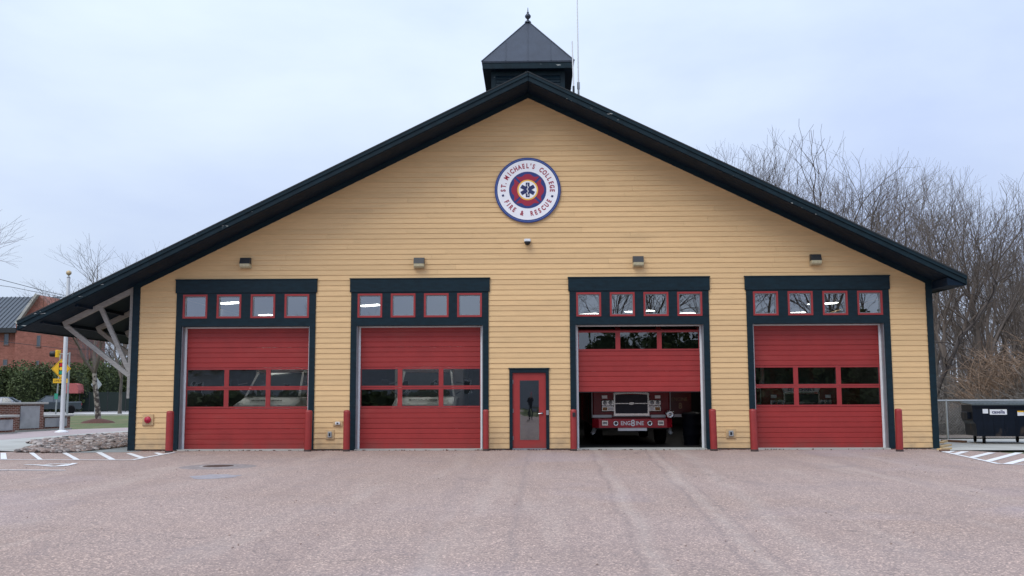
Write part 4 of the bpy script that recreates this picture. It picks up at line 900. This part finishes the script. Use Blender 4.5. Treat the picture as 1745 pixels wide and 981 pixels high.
MB().box(xL, x1+.1, BY-.95, BY, ze_-.75, ze_-.12).build('fascia', dark_metal, bb)
for (u, v0, v1, wd_) in ((11, 569, 587, 6), (66, 572, 590, 4.5), (9, 613, 622, 6), (64, 615, 622, 4), (-40, 569, 587, 6)):
    yy = BY if u < 32 else BY-.8; a_, b_ = P3(u-wd_/2, v0, yy), P3(u+wd_/2, v1, yy)
    f = MB(); f.box(a_.x-.08, a_.x, yy-.06, yy-.002, b_.z, a_.z).box(b_.x, b_.x+.08, yy-.06, yy-.002, b_.z, a_.z).box(a_.x-.08, b_.x+.08, yy-.06, yy-.002, a_.z, a_.z+.1).box(a_.x-.12, b_.x+.12, yy-.12, yy-.002, b_.z-.12, b_.z)
    fo_ = f.build('window', MATS['window_trim'], bb); MB().box(a_.x, b_.x, yy-.03, yy-.002, b_.z, a_.z).build('pane', gl_car, fo_)

# ------------------------------------------------------------------ vegetation helpers
def leafmass(mb, boxes, n_, s0, s1, m=None):
    for _ in range(n_):
        cx_, cy_, cz_, rx2, ry2, rz2 = random.choice(boxes)
        th = random.uniform(0, 2*PI); ph = math.acos(random.uniform(-1, 1)); r = random.uniform(.80, 1.08)
        d = Vector((math.sin(ph)*math.cos(th), math.sin(ph)*math.sin(th), math.cos(ph)))
        p_ = Vector((cx_+d.x*rx2*r, cy_+d.y*ry2*r, cz_+d.z*rz2*r))
        if p_.z < 0: continue
        s_ = random.uniform(s0, s1); a_ = Vector((random.gauss(0, 1), random.gauss(0, 1), random.gauss(0, 1))).normalized(); b_ = a_.cross(Vector((random.gauss(0, 1), random.gauss(0, 1), random.gauss(0, 1)))).normalized()
        mb.add([p_-a_*s_, p_+b_*s_*.6, p_+a_*s_, p_-b_*s_*.6], [(0, 1, 2, 3)], m)
def lump(mb, c, r, k=10):
    vs = []; 
    for i in range(1, 6):
        ph = PI*i/6
        for j in range(k): t_ = 2*PI*j/k; q_ = random.uniform(.75, .9); vs.append((c[0]+r[0]*math.sin(ph)*math.cos(t_)*q_, c[1]+r[1]*math.sin(ph)*math.sin(t_)*q_, c[2]+r[2]*math.cos(ph)*q_))
    fs = [(i*k+j, i*k+(j+1) % k, (i+1)*k+(j+1) % k, (i+1)*k+j) for i in range(4) for j in range(k)]+[tuple(range(k)), tuple(range(4*k, 5*k))]
    mb.add(vs, fs)
def hedge(name, label, us, vtop, y, wd, n_, cat='hedge'):
    h = thing(name, label, cat, (0, 0, 0)); boxes = []; core = MB()
    u = us[0]
    while u < us[1]:
        vt = vtop(u)+random.uniform(-4, 4); yy = y+random.uniform(-1.5, 1.5); a_ = P3(u, vt, yy); hz = a_.z/2; rw = wd*random.uniform(.85, 1.2)
        boxes += [(a_.x, yy, hz*.85, rw, 1.6, hz*1.12), (a_.x+random.uniform(-.8, .8), yy-.8, hz*random.uniform(.4, 1.1), rw*.6, 1.1, hz*.7)]
        lump(core, (a_.x, yy+.4, hz*.8), (rw*1.05, 1.5, hz*1.1)); u += wd*F/(y+29.5)*.62
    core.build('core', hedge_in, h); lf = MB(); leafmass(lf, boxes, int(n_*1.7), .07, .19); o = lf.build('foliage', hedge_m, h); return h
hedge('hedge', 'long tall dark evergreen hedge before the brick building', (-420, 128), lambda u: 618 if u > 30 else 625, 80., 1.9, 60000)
hedge('evergreen_shrub', 'rounded dark evergreen shrub behind the silver diamond sign', (143, 182), lambda u: 622-8*math.sin((u-135)/45*PI), 84., 1.9, 7000, 'shrub')
hedge('evergreen_shrub', 'low dark evergreen shrub by the left corner of the station', (188, 250), lambda u: 612, 88., 1.9, 6000, 'shrub')
# green windscreen fence, red canopy
FY = 79.; a_ = P3(122, 668, FY); b_ = P3(245, 693, FY)
gf = thing('green_fence', 'dark green screened fence low between the shrubs beyond the street', 'fence', (a_.x, FY, 0))
MB().box(0, b_.x-a_.x, -.02, .02, .1, a_.z).build('screen', mat('green_screen', (.004, .014, .012), .8), gf)
for i in range(5): MB().tube([(i*(b_.x-a_.x)/4, 0, 0), (i*(b_.x-a_.x)/4, 0, a_.z+.1)], .05, 6).build('post', dark_metal, gf)
a_ = P3(114.5, 653, 78.); b_ = P3(137.5, 670, 78.)
rc = thing('red_canopy', 'faded red rounded canopy above the green fence right of the flagpole', 'canopy', (a_.x, 78., 0)); wd_ = b_.x-a_.x
q = MB(); q.prism([(0, b_.z), (wd_, b_.z), (wd_+.05, b_.z+.35), (wd_-.1, a_.z-.15), (wd_*.75, a_.z), (wd_*.2, a_.z), (.05, a_.z-.2), (-.05, b_.z+.3)], -.7, .7); fixn(q.build('cover', mat('faded_red_cloth', (.38, .10, .095), .8), rc))
for xx in (.1, wd_-.1): MB().tube([(xx, 0, 0), (xx, 0, b_.z)], .04, 6).build('post', dark_metal, rc)

# bare trees
def tree_mesh(seed, H=16, trunk_r=.17, bole=.22, lean=.04, stems=1, depth=7, ang=.50, side=3, up_b=.06, xt=0):
    """forking deciduous tree: each limb splits in two or three, side twigs on the way; scaled to a unit height of H"""
    rnd = random.Random(seed); tr = MB(); cr_ = MB(); big = []
    def grow(p, d, Lg, r, dep, mb):
        ns = 4 if dep > 3 else 3; pts = [p]; dd = d.copy(); w_ = .07 if dep > 4 else .11
        for i in range(ns):
            dd = (dd+Vector((rnd.gauss(0, w_), rnd.gauss(0, w_), rnd.gauss(0, w_)+up_b*.5))).normalized(); pts.append(pts[-1]+dd*Lg/ns)
        r1 = max(.004, r*.80); mb.tube(pts, [max(.005, r+(r1-r)*i/ns) for i in range(ns+1)], 6 if dep > 5 else (4 if dep > 3 else 3), None, False)
        if dep <= 0: return
        if dep <= 5:
            for _ in range((1+xt+(rnd.random() < .5)) if dep > 1 else 1):
                q = pts[rnd.randrange(1, ns)]; v = Vector((rnd.gauss(0, 1), rnd.gauss(0, 1), rnd.gauss(.2, .5))); v = (v-dd*v.dot(dd)).normalized()
                grow(q, (dd*.75+v*rnd.uniform(.5, 1.)).normalized(), Lg*rnd.uniform(.35, .6), max(.005, r1*.38), min(dep-2, 2) if dep > 2 else 0, cr_)
        n_ = 2 if rnd.random() < .72 else 3; az = rnd.uniform(0, 6.28)
        a_ = dd.cross(Vector((1, .3, 0))).normalized(); b_ = dd.cross(a_)
        for i in range(n_):
            th = az+2*PI*i/n_+rnd.gauss(0, .3); an = ang*rnd.uniform(.35, 1.25)*(.6 if i == 0 else 1.15)
            v = (dd*math.cos(an)+(a_*math.cos(th)+b_*math.sin(th))*math.sin(an)).normalized()
            grow(pts[-1], v, Lg*rnd.uniform(.70, .92), r1*(.86 if i == 0 else rnd.uniform(.5, .72)), dep-1, cr_)
    for s_ in range(stems):
        d = Vector((rnd.gauss(0, lean+(.18 if stems > 1 else 0)), rnd.gauss(0, lean), 1)).normalized(); sc_ = 1-.15*s_
        p0 = Vector((0, 0, -.1)); bl = H*bole; pts = [p0]
        for i in range(5): d = (d+Vector((rnd.gauss(0, .04), rnd.gauss(0, .04), .05))).normalized(); pts.append(pts[-1]+d*bl/5)
        tr.tube(pts, [trunk_r*sc_*(1.25 if i == 0 else 1-.05*i) for i in range(6)], 8, None, False)
        n0 = 3 if stems == 1 else 2; az = rnd.uniform(0, 6)
        for i in range(n0):
            an = ang*rnd.uniform(.3, .9); th = az+2*PI*i/n0
            grow(pts[-1], (d+Vector((math.cos(th), math.sin(th), 0))*math.sin(an)).normalized(), H*.17*rnd.uniform(.85, 1.1), trunk_r*.80*sc_*(1 if i == 0 else .8), depth-1, cr_)
    zm = max(v[2] for v in cr_.v); k = H/zm
    for mb in (tr, cr_): mb.v = [(x*k, y*k, z*k) for x, y, z in mb.v]
    a_ = tr.build('trunk', bark); b_ = cr_.build('crown', twig)
    ma, mb_ = a_.data, b_.data; bpy.data.objects.remove(a_); bpy.data.objects.remove(b_); return ma, mb_
PR = [tree_mesh(11, 16, .17), tree_mesh(23, 16, .15, .30, ang=.44), tree_mesh(5, 16, .21, .16, ang=.56), tree_mesh(37, 16, .14, .35, lean=.1), tree_mesh(71, 16, .16, .18, stems=3, depth=6)]
PSP = [tree_mesh(91, 16, .12, .35, depth=5, ang=.34), tree_mesh(92, 16, .11, .45, lean=.1, depth=5)]
def put_tree(proto, x, y, H, label, rz=None, group=None, wid=1., ms=None, lean=(0, 0)):
    t = thing('bare_tree', label, 'tree', (x, y, 0), random.uniform(0, 6.28) if rz is None else rz, group); k = H/16
    t.scale = (k*wid, k*wid, k); t.rotation_euler.x, t.rotation_euler.y = lean
    for nm, me in zip(('trunk', 'crown'), proto):
        o = bpy.data.objects.new(nm, me); C.objects.link(o); o.parent = t
        if ms: 
            o.material_slots[0].link = 'OBJECT'; o.material_slots[0].material = ms[0] if nm == 'trunk' else ms[1]
    return t
def topz(u, v, y): return at(u, v, y).z
# named trees at the wood's edge, right
edge = [(1622, 300, 24, 0, 'bare tree just right of the station corner forking low behind the eave tip'), (1660, 318, 30, 2, 'broad bare tree behind the left end of the dumpster'), (1700, 322, 22, 1, 'slender bare tree rising behind the middle of the dumpster'), (1738, 330, 27, 4, 'several-stemmed bare tree at the right edge of the woods'), (1600, 292, 33, 3, 'tall thin bare tree whose crown peaks just past the eave tip')]
for u, v, y, k, lab in edge:
    x = at(u, 700, y).x; put_tree(PR[k], x, y, topz(u, v, y)*1.03, lab)
crest = [(1230, 258, 62), (1272, 268, 66), (1312, 276, 58), (1358, 262, 64), (1405, 288, 60), (1450, 284, 55), (1478, 280, 60), (1520, 300, 50), (1552, 292, 47), (1585, 300, 42), (1570, 330, 60)]
labs = ['bare treetop highest up the right roof slope, leftmost above the rake', 'bare treetop second from the left above the right rake', 'bare treetop third from the left above the right rake', 'spiky bare treetop standing above the middle of the right rake', 'bare treetop behind the rake right of the spiky one', 'dense bare treetop above the right wall light', 'dense bare treetop right of the one above the wall light', 'bare tree crown above the right end of the rightmost bay', 'bare tree crown left of the gap before the tallest crown', 'tallest bare tree crown just above the right eave', 'bare tree in the second row behind the right eave']
for i, (u, v, y) in enumerate(crest):
    x = at(u, 500, y).x; put_tree(PR[i % 5], x, y, topz(u, v, y)*1.05, labs[i])
rnd = random.Random(3)
for i in range(16):
    u = rnd.uniform(1596, 1850); y = rnd.uniform(28, 75); vt = rnd.uniform(340, 450); x = at(u, 600, y).x
    put_tree((PR+PSP)[rnd.randrange(7)], x, y, topz(u, vt, y), 'bare grey tree deep in the dense woods right of the station', group='bare trees inside the right-hand woods', lean=(rnd.uniform(-.05, .05), rnd.uniform(-.10, .10)))
# leaning dead trunk by the corner
t = thing('leaning_tree', 'thin dark tree leaning right just beyond the station right corner', 'tree', (*gp(1598, 735)[:2], 0)); bx_ = t.location
tr = MB(); A_ = [at(u, v, 16.)-Vector((bx_.x, bx_.y, 0)) for u, v in ((1602, 650), (1622, 608), (1636, 575), (1660, 550), (1690, 505), (1705, 470))]
A_ = [Vector((0, 16.-bx_.y-1, 0))]+A_; tr.tube(A_, [.13, .115, .10, .085, .06, .04, .02], 7, None, False); tr.build('trunk', mat('dark_bark', (.055, .045, .04), .9, var=.3), t)
tc_ = MB(); rnd2 = random.Random(8)
for s_ in range(2, 7):
    for j in range(5):
        p_ = A_[s_-1].lerp(A_[s_], rnd2.random()); d = Vector((rnd2.gauss(0, 1), rnd2.gauss(0, .6), rnd2.uniform(.2, 1.2))).normalized(); pts = [p_]
        for q_ in range(4): d = (d+Vector((rnd2.gauss(0, .25), rnd2.gauss(0, .2), rnd2.gauss(.05, .2)))).normalized(); pts.append(pts[-1]+d*rnd2.uniform(.25, .6))
        tc_.tube(pts, [.03, .024, .018, .012, .006], 4, None, False)
tc_.build('crown', MATS['dark_bark'], t)
# far wood and brush: uncountable
fwm = MB(); rnd = random.Random(5)
for _ in range(420):
    y = rnd.uniform(60, 130); u = rnd.uniform(1150, 1900) if rnd.random() < .8 else rnd.uniform(1590, 1800); x = at(u, 600, y).x; H = rnd.uniform(7, 11) + (y-60)*.04; p_ = Vector((x, y, 0)); d = Vector((rnd.gauss(0, .06), 0, 1)); r_ = rnd.uniform(.05, .14)
    pts = [p_, p_+d*H*.4, p_+d*H*.7+Vector((rnd.gauss(0, .3), 0, 0)), p_+d*H+Vector((rnd.gauss(0, .5), 0, 0))]; fwm.tube(pts, [r_, r_*.8, r_*.5, .015], 3, None, False)
    for j in range(9):
        t_ = rnd.uniform(.3, .98); b_ = p_+d*H*t_; e_ = b_+Vector((rnd.gauss(0, 1.3), rnd.gauss(0, .6), rnd.uniform(.6, 2.4))); fwm.tube([b_, b_.lerp(e_, .5)+Vector((rnd.gauss(0, .2), 0, 0)), e_], [.035, .025, .012], 3, None, False)
stuff(tag(fwm.build('far_woods', mat('far_wood_grey', (.17, .15, .14), .9, var=.3, scale=.3)), 'far mass of bare woods behind the nearer trees on the right', 'woods'))
def brush(name, mat_, n_, reg, label, hmax, rr_=(.006, .016), seed=1):
    rn = random.Random(seed); mb = MB()
    for _ in range(n_):
        u = rn.uniform(*reg[0]); y = reg[1][0]+(reg[1][1]-reg[1][0])*rn.random()**1.3; x = at(u, 690, y).x; hm = hmax*(.5+.5*math.sin(x*.7+1.3*math.sin(y*.4)))*rn.uniform(.3, 1.1)+.5
        p_ = Vector((x, y, rn.uniform(0, hm*.6))); d = Vector((rn.gauss(0, .7), rn.gauss(0, .5), rn.uniform(.1, 1.2))).normalized(); pts = [p_]; cu_ = Vector((rn.gauss(0, .3), rn.gauss(0, .2), -.25))
        for q_ in range(4): d = (d+cu_*.5+Vector((rn.gauss(0, .15), rn.gauss(0, .15), rn.gauss(0, .15)))).normalized(); pts.append(pts[-1]+d*rn.uniform(.2, .5))
        for q_ in pts: q_.z = max(q_.z, .02)
        r_ = rn.uniform(*rr_)*(1+y/40); mb.tube(pts, [r_, r_, r_*.8, r_*.6, r_*.3], 3, None, False)
    return stuff(tag(mb.build(name, mat_), label, 'brush'))
brush('grey_thicket', brush2_m, 9000, ((1585, 1830), (9.5, 40)), 'grey tangle of leafless undergrowth at the foot of the woods', 3.4, seed=2)
brush('brown_thicket', brush_m, 9500, ((1650, 1830), (12, 30)), 'brown mound of tangled leafless vines behind the dumpster', 5.4, seed=4)
ff = MB(); 
ff.add([(12.6, 7.2, 0), (60, 7.2, 0), (90, 60, 1.2), (200, 260, 5), (-60, 260, 5), (12.6, 60, .6)], [(0, 1, 2, 3, 4, 5)])
struct(ff.build('woodland_floor', forest_floor))

# left: birch on the lawn, background trees
p = gp(167, 719); bt = put_tree(tree_mesh(142, 16, .19, .30, ang=.52, xt=1), p.x, p.y, 11.4, 'pale mottled birch tree in a red mulch ring on the lawn', 1.2, ms=(birch_m, twig), wid=1.45, lean=(0, .06)); bt.name = 'birch_tree'
mu = MB().lathe([(1.05, -.05), (.9, .05), (.6, .13), (.3, .2), (.1, .22)], (p.x, p.y, 0), 24); tag(mu.build('mulch_ring', mulch_m), 'low mound of red mulch round the birch trunk', 'mulch'); 
y = 52.; x = at(-205, 600, y).x; put_tree(PR[2], x, y, topz(0, 320, y), 'large pale bare tree cut off by the left edge of the picture', .6, ms=(bark, twig_pale), wid=1.05)
y = 66.; x = at(208, 600, y).x; put_tree(PR[0], x, y, topz(208, 430, y), 'stout grey bare tree on the far lawn beside the station left corner', 2.2, wid=1.0)
y = 72.; x = at(256, 600, y).x; put_tree(PR[3], x, y, topz(250, 415, y), 'bare treetop just above the left roof slope near the corner', 1.)
y = 90.; x = at(150, 600, y).x; put_tree(PR[1], x, y, topz(150, 520, y), 'small bare tree before the right end of the brick building', 1., ms=(birch_m, twig_pale))
for u, v, y, k, lab in ((192, 548, 96., 0, 'bare tree seen through the roof brackets left of the corner post'), (228, 540, 100., 4, 'bare tree behind the station left corner beyond the street'), (172, 560, 120., 2, 'far bare tree right of the brick building under the eave')):
    put_tree(PR[k], at(u, 600, y).x, y, topz(u, v, y), lab, 1., wid=1.5)
# wires
def wire(label, pts, r=.02):
    mb = MB(); mb.tube(pts, r, 4, None, False); return tag(mb.build('power_line', dark_metal), label, 'power line', 'overhead wires across the street')
wire('upper overhead wire slanting down towards the flagpole top', [at(-60, 460, 70.), at(20, 481, 74.), at(70, 494, 78), at(112, 504, 82.), at(240, 530, 90)], .03)
wire('lower overhead wire above the brick building roof', [at(-60, 478, 70.), at(20, 489, 74.), at(70, 499, 78), at(150, 515, 86)], .025)
wire('overhead wire crossing in front of the brick building wall', [at(-60, 574, 70.), at(40, 586, 74.), at(110, 594, 78), at(200, 596, 84)], .025)

# ================================================================== RIGHT: dumpsters, fence, debris
def dumpster(loc, rz, label, stickers=True):
    d_ = thing('dumpster', label, 'dumpster', loc, rz, 'navy dumpsters on the concrete pad'); W_ = 1.98   # origin front left ground
    q = MB(); H = 1.22; pf = [(0, H), (W_, H), (W_, .78), (W_-.08, .74), (W_-.10, .24), (.10, .24), (.08, .62), (0, .72)]
    q.prism(pf[::-1], 0, 1.35); fixn(q.build('bin_body', dumpster_m, d_))
    q = MB()
    for x in (.3, .62, .94, 1.26, 1.58, 1.8): q.box(x, x+.03, -.012, -.001, .26, 1.1)
    q.box(-.02, W_+.02, -.03, -.001, 1.15, 1.21); q.box(.09, W_-.09, -.03, -.001, .24, .29); q.build('rib', dumpster_m, d_)
    lid = MB()
    for x0 in (0, W_/2+.01):
        lid.prismx([(-.06, H+.002), (1.4, H+.06), (1.4, H+.1), (-.06, H+.045)], x0-.03, x0+W_/2)
        for j in range(8): lid.prismx([(-.065, H+.03), (1.35, H+.10), (1.35, H+.12), (-.065, H+.058)], x0+.06+j*.115, x0+.11+j*.115)
    fixn(lid.build('lid', mat('grey_lid', (.10, .125, .135), .5) if 'grey_lid' not in MATS else MATS['grey_lid'], d_))
    for x in (-.10, W_-.02): MB().bbox(x, x+.12, .25, 1.05, .78, 1.0, .01).build('fork_pocket', dumpster_m, d_)
    for x in (.34, W_-.34):
        for y in (.15, 1.2):
            c_ = MB(); c_.box(x-.04, x+.04, y-.05, y+.05, .14, .24); c0 = c_.build('caster', black, d_); MB().lathe([(.09, -.03), (.1, -.02), (.1, .02), (.09, .03)], (x, y, .10), 14, None, 'x').build('caster_wheel', rubber, c0)
    if stickers:
        MB().box(.30, .46, -.018, -.013, .96, 1.10).build('sticker', white_e, d_); s1 = MB().box(.51, 1.02, -.019, -.013, .92, 1.09).build('sticker', white_e, d_); MB().box(1.33, 1.52, -.018, -.013, .89, 1.04).build('sticker', white_e, d_); MB().box(1.33, 1.52, -.021, -.0185, 1.0, 1.04).build('sticker_band', yellow_s, d_)
        q = MB(); add_text(q, 'casella', Matrix.Translation((.765, -.021, 1.005)) @ FACE, .15, ext=.001, bold=.004); q.build('lettering', navy_e, s1)
    return d_
p = gp(1645, 757); dumpster((14.55, 2.75, .014), -.16, 'navy dumpster with ridged grey lid and white stickers at the picture right edge')
dumpster((16.1, .35, .014), .05, 'nearer navy dumpster mostly cut off by the picture right edge', False)
cf = thing('chain_link_fence', 'low chain link fence with top rail between station and dumpster', 'fence', (12.5, 6.6, 0)); fz = 1.36; L_ = 14
MB().tube([(0, 0, fz), (L_, 0, fz)], .03, 8).build('top_rail', galv, cf)
for i in range(6): MB().tube([(i*2.8, 0, 0), (i*2.8, 0, fz+.05)], .035, 8).build('post', galv, cf)
q = MB(); s_ = .10
for i in range(-14, int(L_/s_)):
    x0 = i*s_; q.tube([(max(x0, 0), 0, max(0, -x0)), (min(x0+fz-.03, L_), 0, min(fz-.03, L_-x0))], .003, 3, None, False); 
    x1 = (i+14)*s_; q.tube([(min(x1, L_), .004, max(0., x1-L_)), (max(x1-fz+.03, 0), .004, min(fz-.03, x1))], .003, 3, None, False)
stuff(q.build('wire_mesh', galv, cf))
# wood debris
pale_wood = mat('fresh_pale_wood', (.52, .36, .17), .7, var=.2, scale=6); brown_wood = mat('brown_wood', (.15, .08, .05), .8, var=.3, scale=6)
for i, (a_, b_, w_, h_, zz, m_, lab) in enumerate([((1600, 764), (1618, 760), .14, .05, .04, pale_wood, 'pale sawn board lying against the station right corner'), ((1600, 768), (1619, 766), .12, .05, .04, pale_wood, 'pale short board nearest the painted hatching by the corner'), ((1604, 760), (1612, 757), .13, .05, .11, pale_wood, 'pale board end on top of the small wood pile'), ((1606, 753), (1645, 755), .16, .07, .05, brown_wood, 'long brown timber lying toward the dumpster wheels'), ((1602, 769.5), (1617, 769), .09, .04, .035, brown_wood, 'dark reddish scrap under the pale boards')]):
    A = gp(*a_); B = gp(*b_); o = MB().beam((0, 0, 0), (B.x-A.x, B.y-A.y, 0), w_, h_).build('board', m_); o.location = (A.x, A.y, zz); tag(o, lab, 'board', 'scrap boards by the right corner')
p = at(1600, 733, 1.2); o = MB().box(0, .42, -.03, .03, -.03, .03).build('red_rail', mat('red_orange', (.55, .03, .03), .5)); o.location = (XR+.02, 1.2, p.z); tag(o, 'short red pipe sticking out behind the station right corner', 'pipe')

gr_ = MB(); rnd = random.Random(12)
for _ in range(900):
    x = rnd.uniform(XL, XR); y = -.06-abs(rnd.gauss(0, .09)); s_ = rnd.uniform(.006, .02)
    if any(a_+.1 < x < b_-.1 for a_, b_ in BAYS) and rnd.random() < .7: continue
    gr_.add([Vector((x, y, .008))+Vector([q*s_*rnd.uniform(.4, 1.1) for q in v]) for v in cubev], cubef)
stuff(tag(gr_.build('grit', mulch_m), 'dark grit and leaf scraps gathered along the foot of the front wall', 'grit'))

# ================================================================== PERSON (mirrored in the entry door glass)
def skin_fig(name, nodes, edges, m, parent, root=0, sub=2):
    me = bpy.data.meshes.new(name); me.from_pydata([n_[0] for n_ in nodes], edges, []); me.materials.append(m)
    o = bpy.data.objects.new(name, me); C.objects.link(o); o.parent = parent
    o.modifiers.new('skin', 'SKIN'); me.skin_vertices.new() if not me.skin_vertices else None
    for i_, n_ in enumerate(nodes): me.skin_vertices[0].data[i_].radius = n_[1] if isinstance(n_[1], tuple) else (n_[1], n_[1])
    me.skin_vertices[0].data[root].use_root = True
    mm = o.modifiers.new('sub', 'SUBSURF'); mm.levels = sub; mm.render_levels = sub; return o
pe = thing('person', 'person in dark jacket and trousers holding up a phone, mirrored in the entry door glass', 'person', (.24, -29.95, 0))
cloth = mat('dark_cloth', (.02, .022, .03), .9); skin_m = mat('skin', (.50, .30, .22), .6)
nd = [((0, 0, .95), (.16, .12)), ((0, 0, 1.15), (.15, .11)), ((0, 0, 1.38), (.18, .12)), ((0, 0, 1.50), (.06, .06)),
      ((-.19, 0, 1.42), .065), ((-.27, .06, 1.17), .05), ((-.12, .25, 1.38), .036), ((.19, 0, 1.42), .065), ((.27, .06, 1.17), .05), ((.12, .25, 1.38), .036),
      ((-.10, 0, .86), .095), ((-.12, .02, .48), .062), ((-.13, -.02, .10), .045), ((-.14, .12, .05), .04), ((.10, 0, .86), .095), ((.13, .03, .48), .062), ((.14, -.02, .10), .045), ((.15, .12, .05), .04)]
skin_fig('body', nd, [(0,1),(1,2),(2,3),(2,4),(4,5),(5,6),(2,7),(7,8),(8,9),(0,10),(10,11),(11,12),(12,13),(0,14),(14,15),(15,16),(16,17)], cloth, pe)
hdm = MB(); hdm.lathe([(.02, 1.50), (.05, 1.51), (.052, 1.56), (.075, 1.59), (.088, 1.66), (.086, 1.72), (.065, 1.77), (.03, 1.80), (.005, 1.805)], k=16); hdm.prismx([(.08, 1.64), (.108, 1.645), (.08, 1.69)], -.014, .014)
for sx_ in (-1, 1): hdm.bbox(min(sx_*.085, sx_*.10), max(sx_*.085, sx_*.10), -.02, .02, 1.63, 1.69, .004)
h0 = hdm.build('head', skin_m, pe); q = MB(); q.lathe([(.094, 1.70), (.092, 1.745), (.07, 1.79), (.03, 1.815), (.004, 1.82)], k=16); q.box(-.06, .06, .07, .17, 1.70, 1.715); q.build('cap', mat('pink_cap', (.45, .12, .16), .8), h0)
for sx_ in (-1, 1):
    q = MB(); q.bbox(min(sx_*.055, sx_*.11), max(sx_*.055, sx_*.11), .25, .29, 1.37, 1.46, .012)
    for j in range(4): q.tube([(sx_*.075, .285, 1.385+j*.022), (sx_*.06, .305, 1.387+j*.022), (sx_*.035, .30, 1.388+j*.021)], [.009, .008, .007], 6)
    q.tube([(sx_*.08, .25, 1.45), (sx_*.055, .24, 1.47), (sx_*.03, .25, 1.47)], [.011, .010, .008], 6); q.build('hand', skin_m, pe)
q = MB().bbox(-.075, .075, .288, .297, 1.38, 1.455, .003).build('phone', black); q.location = (.24, -29.95, 0); tag(q, 'dark phone held up in both hands by the person', 'phone')

# ================================================================== BEHIND THE CAMERA: what the panes mirror
for i, (x, y, H, k) in enumerate([(9, -78, 22, 0), (14, -84, 23, 2), (20, -76, 21, 4), (27, -82, 23, 1), (33, -78, 22, 2), (39, -84, 23, 0), (-27, -96, 14, 2), (-21, -98, 13, 0), (4, -92, 17, 3)]):
    put_tree(PR[k], x, y, H, 'bare tree across the street facing the station', group='bare trees facing the station')
gc = mat('grey_clapboard', (.30, .31, .34), .7)
for (hx, hy, wd_, hh, lab) in ((-9, -84, 11, 5.6, 'grey sided house across the street facing the station'), (-33, -88, 10, 4.6, 'long grey sided house across the street at the far side')):
    hs = thing('grey_house', lab, 'house', (hx, hy, 0))
    MB().box(-wd_, wd_, -5, 5, 0, hh).build('wall', gc, hs); q = MB(); q.prism([(-wd_-.6, hh), (wd_+.6, hh), (0, hh+3.2)], -5.4, 5.4); fixn(q.build('roof', shingle, hs))
    for x in (-5, -1.5, 2, 5.2): f = MB().box(x-.5, x+.5, 5.0, 5.06, 1.8, 3.2).build('window', white_strip, hs); MB().box(x-.42, x+.42, 5.06, 5.08, 1.88, 3.12).build('pane', gl_car, f)
h = thing('hedge', 'low evergreen hedge added out of view to darken the lower mirroring panes', 'hedge', (0, -70, 0)); boxes = []; core = MB()  # added hedge that keeps reflections in the lower door panes dark
for i in range(44):
    x = -75+i*3.4+random.uniform(-.5, .5); hz = random.uniform(1., 1.3)
    if -7 < x < 6: continue
    boxes.append((x, 0, hz, 2.4, 1.2, hz*1.1)); lump(core, (x, 0, hz*.9), (2.6, 1.2, hz*1.15))
core.build('core', hedge_in, h); lf = MB(); leafmass(lf, boxes, 5000, .2, .45); lf.build('foliage', hedge_m, h)
h = thing('pane_darkening_row', 'tall dark evergreen row added out of view to darken the mirroring panes', 'trees', (0, -73, 0)); boxes = []; core = MB()  # added row, shaped so the right-hand door panes mirror something dark
for i in range(13):
    x = 8+i*2.9; hz = random.uniform(3.6, 4.9); boxes.append((x, 0, hz, 2.4, 1.8, hz*1.1)); lump(core, (x, 0, hz*.9), (2.6, 1.8, hz*1.15))
core.build('core', hedge_in, h); lf = MB(); leafmass(lf, boxes, 6000, .2, .5); lf.build('foliage', hedge_m, h)
